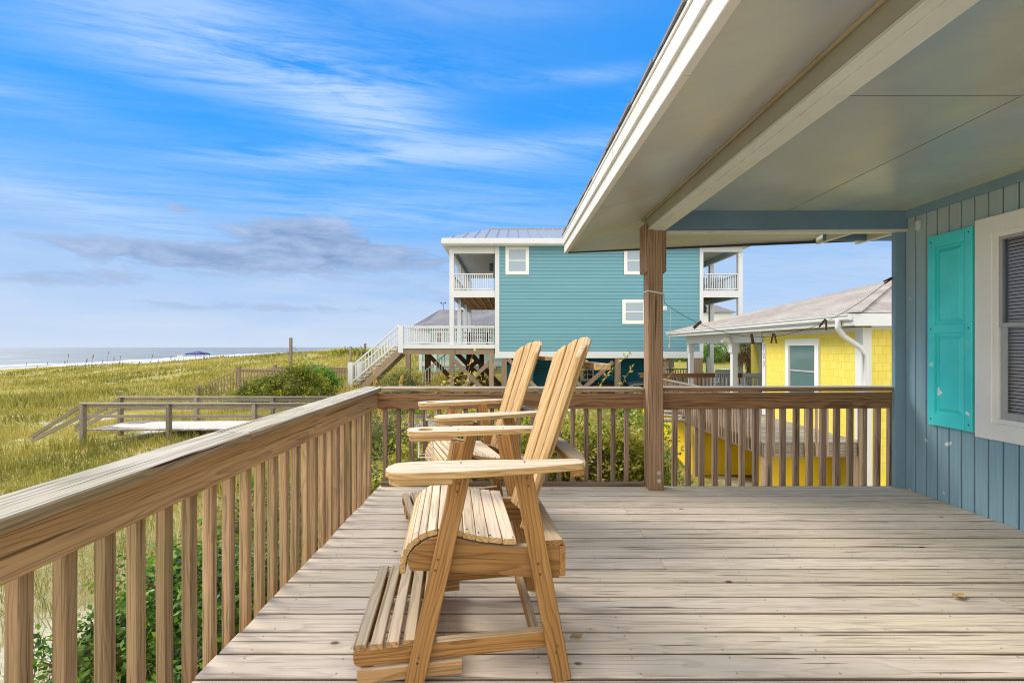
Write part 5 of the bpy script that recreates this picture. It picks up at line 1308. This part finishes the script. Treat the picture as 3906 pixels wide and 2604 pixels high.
# picnic table on the sun deck
pt = root('picnic_table', (-2.0, 27.5, fz), 'dark picnic table on the sun deck of the teal house', 'table')
add(pt, 'tabletop', lambda m: [m.box(-2.9, -1.2, 27.1 + i * .16, 27.24 + i * .16, fz + .70, fz + .75) for i in range(5)], M['darkwood'])
for s in (26.8, 28.2): add(pt, 'bench', lambda m: m.box(-2.9, -1.2, s - .13, s + .13, fz + .42, fz + .46), M['darkwood'])
for s in (-2.6, -1.5): add(pt, 'leg', lambda m: (m.board((s, 27.3, fz + .7), (s, 26.8, fz), .05, .09, (1, 0, 0)), m.board((s, 27.7, fz + .7), (s, 28.2, fz), .05, .09, (1, 0, 0)), m.board((s, 26.7, fz + .39), (s, 28.3, fz + .39), .05, .09)), M['darkwood'])

# ------------------------------------------------------------------ car under the teal house
def car(x, y, rz, paintm, lab):
    e = empty('parked_car', (x, y, -2.2), rz, lab, 'car', 'cars parked under the teal house')
    prof = rounded([(-2.2, .35), (-2.25, .85), (-1.5, 1.0), (-.9, 1.5), (.9, 1.55), (1.7, 1.05), (2.25, .95), (2.25, .35)], [.1, .15, .2, .25, .3, .2, .15, .1], 4)
    m = MB(); m.extrude([(px, -.88, pz) for px, pz in prof], (0, 1.76, 0)); m.build('body', paintm, e, bevel=.06)
    for s in (-1, 1):
        m = MB(); m.extrude([(px, s * .885, pz) for px, pz in [(-1.35, 1.02), (-.82, 1.42), (.05, 1.46), (.05, 1.02)]], (0, s * .01, 0)); m.build('side_window', M['darkglass'], e)
        m = MB(); m.extrude([(px, s * .885, pz) for px, pz in [(.12, 1.02), (.12, 1.46), (.85, 1.46), (1.45, 1.05)]], (0, s * .01, 0)); m.build('side_window', M['darkglass'], e)
        for px in (-1.4, 1.4):
            m = MB(); m.tube([(px, s * .72, .34), (px, s * .92, .34)], .34, 20); w_ = m.build('wheel', M['black'], e)
            m = MB(); m.tube([(px, s * .915, .34), (px, s * .935, .34)], .2, 14); c = m.build('rim', M['sashgrey'], w_)
    for s in (-.6, .6): m = MB(); m.box(-2.28, -2.2, s - .2, s + .2, .68, .8); m.build('headlight', M['porchwhite'], e)
    return e
car(5.2, 26.0, R(12), flat('dark_car_paint', (.015, .018, .03), .25), 'dark car parked in the shade beneath the teal house')
car(7.6, 25.6, R(-8), flat('silver_car_paint', (.5, .52, .54), .3), 'silver car parked beneath the teal house behind the timber post')

# ------------------------------------------------------------------ mint house behind
mh = root('mint_house', (-2, 40, -1.5), 'pale mint green house with grey shingled roof behind the sun deck')
add(mh, 'wall', lambda m: m.box(-7.4, 6, 37, 46, -2.6, 2.9), M['mint'])
add(mh, 'band', lambda m: (m.box(-7.5, 6, 36.9, 36.998, -.25, .15), m.box(-7.55, -7.3, 36.85, 36.99, -2.6, 2.9)), M['porchwhite'])
add(mh, 'corner_board', lambda m: (m.box(-6.35, -6.1, 36.85, 36.99, -2.6, .9), m.box(-.8, -.55, 36.85, 36.99, -2.6, -.26), m.box(-1.45, -1.3, 36.85, 36.99, -2.6, -.26)), M['porchwhite'])
add(mh, 'roof', lambda m: m.add([(-8.0, 36.3, 2.95), (6.5, 36.3, 2.95), (6.5, 41.5, 4.75), (-6.55, 41.5, 4.72), (-8.0, 46.7, 2.95), (6.5, 46.7, 2.95), (-7.0, 38.6, 3.55)], [(0, 1, 2, 3, 6), (0, 6, 3, 4), (5, 4, 3, 2), (1, 5, 2)]), M['greyshingle'])
add(mh, 'eave_fascia', lambda m: m.box(-8.0, 6.5, 36.25, 36.29, 2.75, 2.96), M['porchwhite'])
for x in (-6.2, -5.4, -3.4, -2.5, -1.0): win_front(mh, x, x + .62, 1.5, 2.7, 37.0, .07, 'darkglass')
wv = add(mh, 'weather_vane', lambda m: (m.tube([(-6.2, 41, 4.6), (-6.2, 41, 5.25)], .025, 5), m.board((-6.4, 41, 5.2), (-6.0, 41, 5.25), .03, .05), m.lathe((-6.4, 41, 5.2), [(.02, 0), (.08, .05), (.02, .12)], 6), m.lathe((-6.0, 41, 5.22), [(.02, 0), (.08, .05), (.02, .12)], 6)), M['black'])
add(mh, 'roof_vent', lambda m: m.lathe((-4.6, 41.2, 4.6), [(.5, 0), (.5, .18), (.3, .3), (.05, .34)], 14), M['porchwhite'])
ng = root('distant_house', (14, 60, -1), 'white distant house roofline behind the teal house balcony')
add(ng, 'wall', lambda m: m.box(18, 30, 62, 70, -3, 6.0), M['porchwhite'])
add(ng, 'roof', lambda m: m.add([(17.5, 61.5, 6), (30.5, 61.5, 6), (27, 66, 8.2), (21, 66, 8.2), (17.5, 70.5, 6), (30.5, 70.5, 6)], [(0, 1, 2, 3), (0, 3, 4), (5, 4, 3, 2), (1, 5, 2)]), M['greyshingle'])

# ------------------------------------------------------------------ yellow house
yh = root('yellow_house', (10, 13, -1.5), 'bright yellow shake sided cottage with tan shingle hip roof and white trim')
YX, YC, YE, YP = 7.46, 9.70, 13.5, 19.2
fy = -.716
add(yh, 'wall', lambda m: m.box(YX, 18, YC, YE, -1.35, 1.72), M['shakes'])
add(yh, 'wall', lambda m: m.box(10.6, 18, YE + .001, YP + 1.0, -1.3, 1.72), M['shakes'])
add(yh, 'skirt_wall', lambda m: m.box(YX + .02, 18, YC + .02, YP, -3.6, -1.352), paint('yellow_skirt', (.84, .68, .08), .08, .6))
add(yh, 'corner_board', lambda m: (m.box(YX - .025, YX - .001, YC - .02, YC + .16, -.7, 1.70), m.box(YX - .02, YX + .17, YC - .045, YC - .021, -3.6, 1.70)), M['porchwhite'])
add(yh, 'corner_board', lambda m: (m.box(YX - .026, YX - .001, YE - .14, YE + .02, -.7, 1.43), m.box(YX - .02, YX + .1, YE + .021, YE + .045, -.7, 1.43)), M['porchwhite'])
add(yh, 'frieze_board', lambda m: (m.box(YX - .03, YX - .001, YC, YE, 1.62, 1.72), m.box(YX + .18, 18, YC - .03, YC - .001, 1.66, 1.74)), M['porchwhite'])
# side window in the ocean facing wall (plane x = YX)
wy0, wy1 = YX * F / (1883.5 - 1176), YX * F / (1807 - 1176)
def syw(m):
    t = .14; z0, z1 = -.15, 1.50; x0, x1 = YX - .045, YX - .002
    m.box(x0, x1, wy0, wy0 + t, z0, z1); m.box(x0, x1, wy1 - t, wy1, z0, z1); m.box(x0, x1, wy0 + t, wy1 - t, z0, z0 + t); m.box(x0, x1, wy0 + t, wy1 - t, z1 - .17, z1)
w_ = add(yh, 'window', syw, M['whitetrim'])
sub(w_, 'sash', lambda m: (m.box(YX - .03, YX - .003, wy0 + .14, wy1 - .14, .66, .70), m.box(YX - .022, YX - .003, wy1 - .19, wy1 - .14, -.01, 1.33), m.box(YX - .022, YX - .003, wy0 + .14, wy0 + .17, -.01, 1.33)), M['sashgrey'])
sub(w_, 'pane', lambda m: m.quad((YX - .012, wy0 + .14, 0), (YX - .012, wy1 - .14, 0), (YX - .012, wy1 - .14, 1.33), (YX - .012, wy0 + .14, 1.33)), M['greenglass'])
# roof
ex0, ey0, ey1, eZ = 6.90, 9.20, 20.2, 1.98
hr_ = (ey1 - ey0) / 2; ax, ay, az_ = ex0 + hr_, ey0 + hr_, 3.50
add(yh, 'roof', lambda m: m.add([(ex0, ey0, eZ), (24, ey0, eZ), (24, ay, az_), (ax, ay, az_), (ex0, ey1, eZ), (24, ey1, eZ)], [(0, 1, 2, 3), (0, 3, 4), (4, 3, 2, 5)]), M['shingle'])
add(yh, 'hip_cap', lambda m: [m.board(Vector((ex0, ey0, eZ + .012)).lerp(Vector((ax, ay, az_ + .012)), i / 22), Vector((ex0, ey0, eZ + .02)).lerp(Vector((ax, ay, az_ + .02)), (i + 1.05) / 22), .26, .012) for i in range(22)], M['shingle'])
add(yh, 'eave_soffit', lambda m: (m.box(ex0 + .02, YX - .001, ey0 + .02, ey1 - .02, 1.74, 1.76), m.box(YX, 24, ey0 + .02, YC - .002, 1.742, 1.762)), M['porchwhite'])
add(yh, 'eave_fascia', lambda m: (m.box(ex0 + .03, 24, ey0 + .001, ey0 + .03, 1.72, 1.97), m.box(ex0 + .005, ex0 + .03, ey0 + .002, ey1, 1.74, 1.97)), M['porchwhite'])
def gut(m):
    pr = [(ex0 + .004, 1.84), (ex0 - .07, 1.84), (ex0 - .09, 1.875), (ex0 - .075, 1.90), (ex0 - .11, 1.94), (ex0 - .11, 1.965), (ex0 + .004, 1.965)]
    m.extrude([(a, ey0 + .02, z) for a, z in pr], (0, ey1 - ey0 - .02, .0), (0, 1, 0))
add(yh, 'gutter', gut, M['porchwhite'])
def dsp(m):
    y_ = YC + .0
    pts = [(ex0 - .05, ey0 + .35, 1.86), (ex0 - .05, ey0 + .37, 1.70), (ex0 + .1, ey0 + .40, 1.52), (YX - .10, YC - .09, 1.28), (YX - .0, YC - .10, 1.12), (YX - .0, YC - .10, -3.4)]
    sm = []
    for i in range(len(pts) - 1): sm += [Vector(pts[i]).lerp(Vector(pts[i + 1]), t) for t in (0, .15, .5, .85)]
    m.tube(sm + [Vector(pts[-1])], .055, 8)
add(yh, 'downspout', dsp, M['porchwhite'], smooth=True)
add(yh, 'ridge_vent', lambda m: (m.lathe((ax + .15, ay - .6, az_ - .05), [(.22, 0), (.22, .2), (.1, .26)], 10)), M['porchwhite'])
# porch
add(yh, 'porch_beam', lambda m: m.box(YX - .03, YX + .12, YE + .05, YP + .25, 1.43, 1.738), M['porchwhite'])
add(yh, 'porch_beam', lambda m: m.box(YX + .13, 10.6, YP + .05, YP + .25, 1.43, 1.738), M['porchwhite'])
for (px, py) in ((YX + .05, 15.4), (YX + .05, 19.1), (10.5, 19.1)):
    add(yh, 'porch_column', lambda m: (m.board((px, py, fy), (px, py, 1.1), .17, .17, (0, 1, 0)), m.board((px, py, 1.1), (px, py, 1.429), .25, .25, (0, 1, 0))), M['porchwhite'])
for i, ch_ in enumerate('723'):
    cu = bpy.data.curves.new('house_number', 'FONT'); cu.body = ch_; cu.size = .24; cu.extrude = .004; cu.align_x = 'CENTER'
    to = bpy.data.objects.new('house_number_text', cu); col.objects.link(to); bpy.context.view_layer.update()
    me = bpy.data.meshes.new_from_object(to.evaluated_get(bpy.context.evaluated_depsgraph_get())); bpy.data.objects.remove(to); bpy.data.curves.remove(cu)
    me.materials.clear(); me.materials.append(M['sashgrey']); o = bpy.data.objects.new('house_number', me); col.objects.link(o)
    o.location = (YX - .034, YE - .065, 1.20 - i * .235); o.rotation_euler = (R(90), 0, R(-90)); put(o, yh)
fl = root('flood_light', (YX - .1, 15.5, 1.62), 'twin white floodlight fitting under the yellow cottage eave', 'light')
add(fl, 'bracket', lambda m: m.box(YX - .10, YX - .03, 15.45, 15.6, 1.58, 1.70), M['porchwhite'])
for s in (-.22, .18): add(fl, 'lamp_head', lambda m: m.tube([(YX - .12, 15.5 + s * .3, 1.62), (YX - .16, 15.5 + s * .8, 1.55), (YX - .2, 15.5 + s, 1.46)], [.03, .06, .09], 10), M['whitetrim'])
# their deck
yd = root('cottage_deck', (6.4, 12, fy), 'grey boarded deck of the yellow cottage with picket railing and ochre skirt', 'deck')
DX = 5.34
def ydf(m):
    y = 9.6
    while y < 19.2: m.box(DX - .02, YX if y < YE else 10.55, y, y + .138, fy - .04, fy); y += .144
add(yd, 'floor_boards', ydf, M['greywood'])
add(yd, 'rim_joist', lambda m: (m.box(DX - .01, YX + .02, 9.60, 9.64, -1.03, fy - .041), m.box(DX - .01, DX + .03, 9.66, 19.2, -1.03, fy - .041)), M['greywood'])
add(yd, 'top_rail', lambda m: (m.box(DX - .05, 10.5, 18.95, 19.1, .16, .20), m.box(DX, 10.5, 18.98, 19.02, .02, .158)), M['yrail'])
def rowp(m, a, b, n, z0, z1, w=.04):
    for i in range(n):
        q = Vector(a).lerp(Vector(b), (i + .5) / n); m.board((q.x, q.y, z0 + random.uniform(-.01, .01)), (q.x, q.y, z1), w, w, (0, 1, 0))
for i in range(31):
    q = Vector((DX + .1, 19.05, 0)).lerp(Vector((10.4, 19.05, 0)), (i + .5) / 31); add(yd, 'baluster', lambda m: m.board((q.x, q.y, fy), (q.x, q.y, .12), .04, .04, (0, 1, 0)), M['yrail'])
for i in range(60):
    y_ = 9.75 + i * .145
    if y_ > 18: break
    add(yd, 'baluster', lambda m: m.board((DX - .035, y_, -.98), (DX - .035, y_, .14), .04, .04, (0, 1, 0)), M['balf'])
for i in range(9):
    x_ = DX + .16 + i * .225; add(yd, 'baluster', lambda m: m.board((x_, 9.57, -1.0), (x_, 9.57, .14), .04, .04, (0, 1, 0)), M['balf'])
add(yd, 'top_rail', lambda m: (m.box(DX - .08, YX - .05, 9.53, 9.66, .14, .178)), M['greywood'])
add(yd, 'top_rail', lambda m: (m.box(DX - .08, DX + .05, 9.67, 18.0, .14, .178)), M['greywood'])
for (x_, y_) in ((DX + .10, 9.72), (YX - .20, 9.72), (DX + .1, 13.4)): add(yd, 'post', lambda m: m.board((x_, y_, -3.6), (x_, y_, -1.031), .16, .16, (0, 1, 0)), M['piling'])
add(yd, 'skirt_panel', lambda m: m.box(DX + .22, YX, 10.35, 10.38, -3.6, -1.035), M['ochre'])
add(yd, 'skirt_panel', lambda m: m.box(DX + .02, YX, 13.5, 13.53, -2.50, -.77), M['ochre'])
add(yd, 'skirt_panel', lambda m: m.extrude([(DX + .0, 13.54, -2.5), (DX + .0, 18.6, -1.4), (DX + .0, 18.6, -1.04), (DX, 13.54, -1.04)], (.02, 0, 0)), M['ochre'])
add(yd, 'louvre', lambda m: [m.box(DX + .03, YX, 13.44, 13.49, -2.62 - i * .13, -2.53 - i * .13) for i in range(6)], M['darkwood'])
add(yd, 'brace', lambda m: m.board((DX - .1, 14.3, -2.9), (DX - .1, 17.3, -1.2), .05, .12), M['greywood'])
add(yd, 'steps', lambda m: [m.box(DX - .95 - i * .0, DX - .1, 13.6 + i * .32, 13.9 + i * .32, -.95 + i * .085, -.89 + i * .085) for i in range(6)], M['greywood'])
bn = root('garden_bench', (5.6, 16.8, fy), 'weathered grey bench and table top just showing above the railing', 'bench')
add(bn, 'seat', lambda m: [m.box(5.05, 6.0, 16.2 + i * .16, 16.34 + i * .16, .02, .06) for i in range(4)], M['greywood'])
add(bn, 'frame', lambda m: (m.box(5.1, 5.95, 16.2, 16.24, -.14, .018), m.board((5.2, 16.5, -.7), (5.2, 16.5, .02), .09, .09, (0, 1, 0)), m.board((5.85, 16.5, -.7), (5.85, 16.5, .02), .09, .09, (0, 1, 0))), M['greywood'])
# rocking chairs
def rocker(x, y, rz, lab):
    e = empty('rocking_chair', (x, y, fy), rz, lab, 'chair', 'grey rocking chairs on the cottage porch')
    for s in (-1, 1):
        m = MB(); m.tube([(-.45, s * .26, .10), (-.2, s * .26, .03), (.1, s * .26, .02), (.45, s * .26, .10)], .022, 6); m.build('rocker', M['greychair'], e)
        m = MB(); m.board((-.22, s * .26, .03), (-.22, s * .26, .66), .04, .05, (0, 1, 0)); m.build('front_leg', M['greychair'], e)
        m = MB(); m.board((.2, s * .26, .03), (.38, s * .26, 1.12), .04, .05, (0, 1, 0)); m.build('back_post', M['greychair'], e)
        m = MB(); m.board((-.3, s * .28, .68), (.3, s * .28, .66), .09, .03, (0, 0, 1)); m.build('armrest', M['greychair'], e)
    m = MB(); 
    for i in range(7): m.board((-.24 + i * .075, -.27, .42 - i * .006), (-.24 + i * .075, .27, .42 - i * .006), .062, .02, (0, 0, 1))
    m.build('seat', M['greychair'], e)
    m = MB()
    for i in range(7): m.board((.235, -.2 + i * .067, .47), (.37, -.2 + i * .067, 1.03), .04, .018, (1, 0, 0))
    m.board((.245, -.26, .50), (.245, .26, .50), .03, .07, (0, 0, 1)); m.board((.37, -.27, 1.08), (.37, .27, 1.08), .035, .12, (0, 0, 1)); m.build('backrest', M['greychair'], e)
rocker(8.05, 17.2, R(75), 'grey rocking chair with arched arm between the two porch columns')
rocker(8.15, 15.55, R(-110), 'grey slatted rocking chair just right of the second porch column')
rocker(9.3, 16.0, R(-100), 'grey rocking chair half hidden by the yellow wall corner')
tb = root('side_table', (8.75, 15.8, fy), 'small grey table between two rocking chairs on the cottage porch', 'table')
add(tb, 'tabletop', lambda m: m.lathe((8.75, 15.8, .0), [(.25, 0), (.26, .02), (.25, .04)], 16), M['greychair'])
for i in range(3): add(tb, 'leg', lambda m: m.board((8.75 + .2 * math.cos(i * 2.1), 15.8 + .2 * math.sin(i * 2.1), fy), (8.75 + .05 * math.cos(i * 2.1), 15.8 + .05 * math.sin(i * 2.1), 0), .035, .035, (0, 1, 0)), M['greychair'])
# white picket fence behind, palms and palmetto thicket, far garden
pf = root('picket_fence', (12, 27, -2), 'low white picket fence behind the cottage porch', 'fence')
for i in range(46):
    x_ = 10.2 + i * .17; add(pf, 'picket', lambda m: m.extrude([(x_, 26.8, -2), (x_ + .12, 26.8, -2), (x_ + .12, 26.8, -.22), (x_ + .06, 26.8, -.12), (x_, 26.8, -.22)], (0, .03, 0), (0, 0, 1)), M['porchwhite'])
add(pf, 'fence_rail', lambda m: (m.box(10.2, 18, 26.84, 26.88, -.6, -.5), m.box(10.2, 18, 26.84, 26.88, -1.6, -1.5)), M['porchwhite'])
def palm(x, y, zt_, lab, seed, s=1.0, skirt=True):
    rng = random.Random(seed); e = empty('palm_tree', (x, y, -2.2), 0, lab, 'palm tree', 'palms behind the cottage porch'); bpy.context.view_layer.update()
    m = MB(); n = 16
    m.tube([(x + .03 * math.sin(i), y, -2.3 + (zt_ + 2.3) * i / n) for i in range(n + 1)], [.17 * s] * (n + 1), 10)
    k = 0; z = -2.0
    while z < zt_:
        for q in range(9):
            a = q * .698 + k * .35; p = Vector((x + .17 * s * math.cos(a), y + .17 * s * math.sin(a), z)); t = Vector((-math.sin(a), math.cos(a), 0))
            m.board(p, p + t * .09 + Vector((math.cos(a) * .10, math.sin(a) * .10, .22)), .06, .02, (math.cos(a), math.sin(a), 0), 0); m.board(p, p - t * .09 + Vector((math.cos(a) * .10, math.sin(a) * .10, .22)), .06, .02, (math.cos(a), math.sin(a), 0), 0)
        z += .17; k += 1
    put(m.build('trunk', M['greywood']), e)
    m = MB(); md = MB()
    for i in range(44):
        a = rng.uniform(0, 6.28); up = rng.uniform(-.9, 1.2); L = rng.uniform(.7, 1.1) * s; tgt = m if up > -.35 else md
        d = Vector((math.cos(a), math.sin(a), up)).normalized(); c = Vector((x, y, zt_ + .1)); tip = c + d * L
        tgt.board(c, tip, .02, .02)
        u = d.cross(Vector((0, 0, 1))).normalized(); v = u.cross(d)
        for q in range(13):
            b = (q / 12 - .5) * 2.6; dd = (d * math.cos(b) + u * math.sin(b)) ; w_ = u * math.cos(b) * .025 - d * math.sin(b) * .025; l = .75 * s * (1 - .25 * abs(b) / 1.3)
            e_ = tip + dd * l - Vector((0, 0, .28 * l)); mdp = tip + dd * l * .55
            tgt.add([tip - w_ * .4, tip + w_ * .4, mdp + w_, mdp - w_, e_], [(0, 1, 2, 3), (3, 2, 4)])
    put(m.build('fronds', M['lf_brush']), e); put(md.build('dead_fronds', M['lf_brown']), e)
palm(11.75, 22.2, 1.25, 'rough trunked palm with brown dead fronds seen through the cottage porch', 5, 1.15)
palm(12.45, 23.5, 1.6, 'second palm trunk half hidden beside the cottage wall', 6, 1.1)
shrub('palmetto_thicket', [(19.0, 44, .2, 2.2, 2, 2.0), (22.5, 45, -.3, 2.2, 2, 1.6), (16.5, 45, -.2, 1.6, 1.6, 1.6)], 9000, .30, M['lf_green'], 'green palmetto thicket beyond the picket fence', 71, .4, cat='shrub', aspect=.25, stems=False)
bh = root('blue_cottage', (30, 60, -1), 'pale blue cottage far behind the palm trunks')
add(bh, 'wall', lambda m: m.box(31, 42, 62, 68, -2, 2.2), flat('pale_blue_wall', (.25, .55, .65), .6))
add(bh, 'roof', lambda m: m.add([(30.5, 61.5, 2.2), (42.5, 61.5, 2.2), (42.5, 65, 3.6), (30.5, 65, 3.6), (30.5, 68.5, 2.2), (42.5, 68.5, 2.2)], [(0, 1, 2, 3), (5, 4, 3, 2), (0, 3, 4), (1, 5, 2)]), M['greyshingle'])
sn = paint('sandy_lot', (.60, .52, .36), .15, .95, .4, (.3, .3, .12), .4, .4, None, 12)
tag(npmesh('sandy_lot', [(9, 28, -1.25), (60, 28, -1.25), (90, 120, -1.2), (9, 120, -1.2)], [(0, 1, 2, 3)], sn), kind='structure')
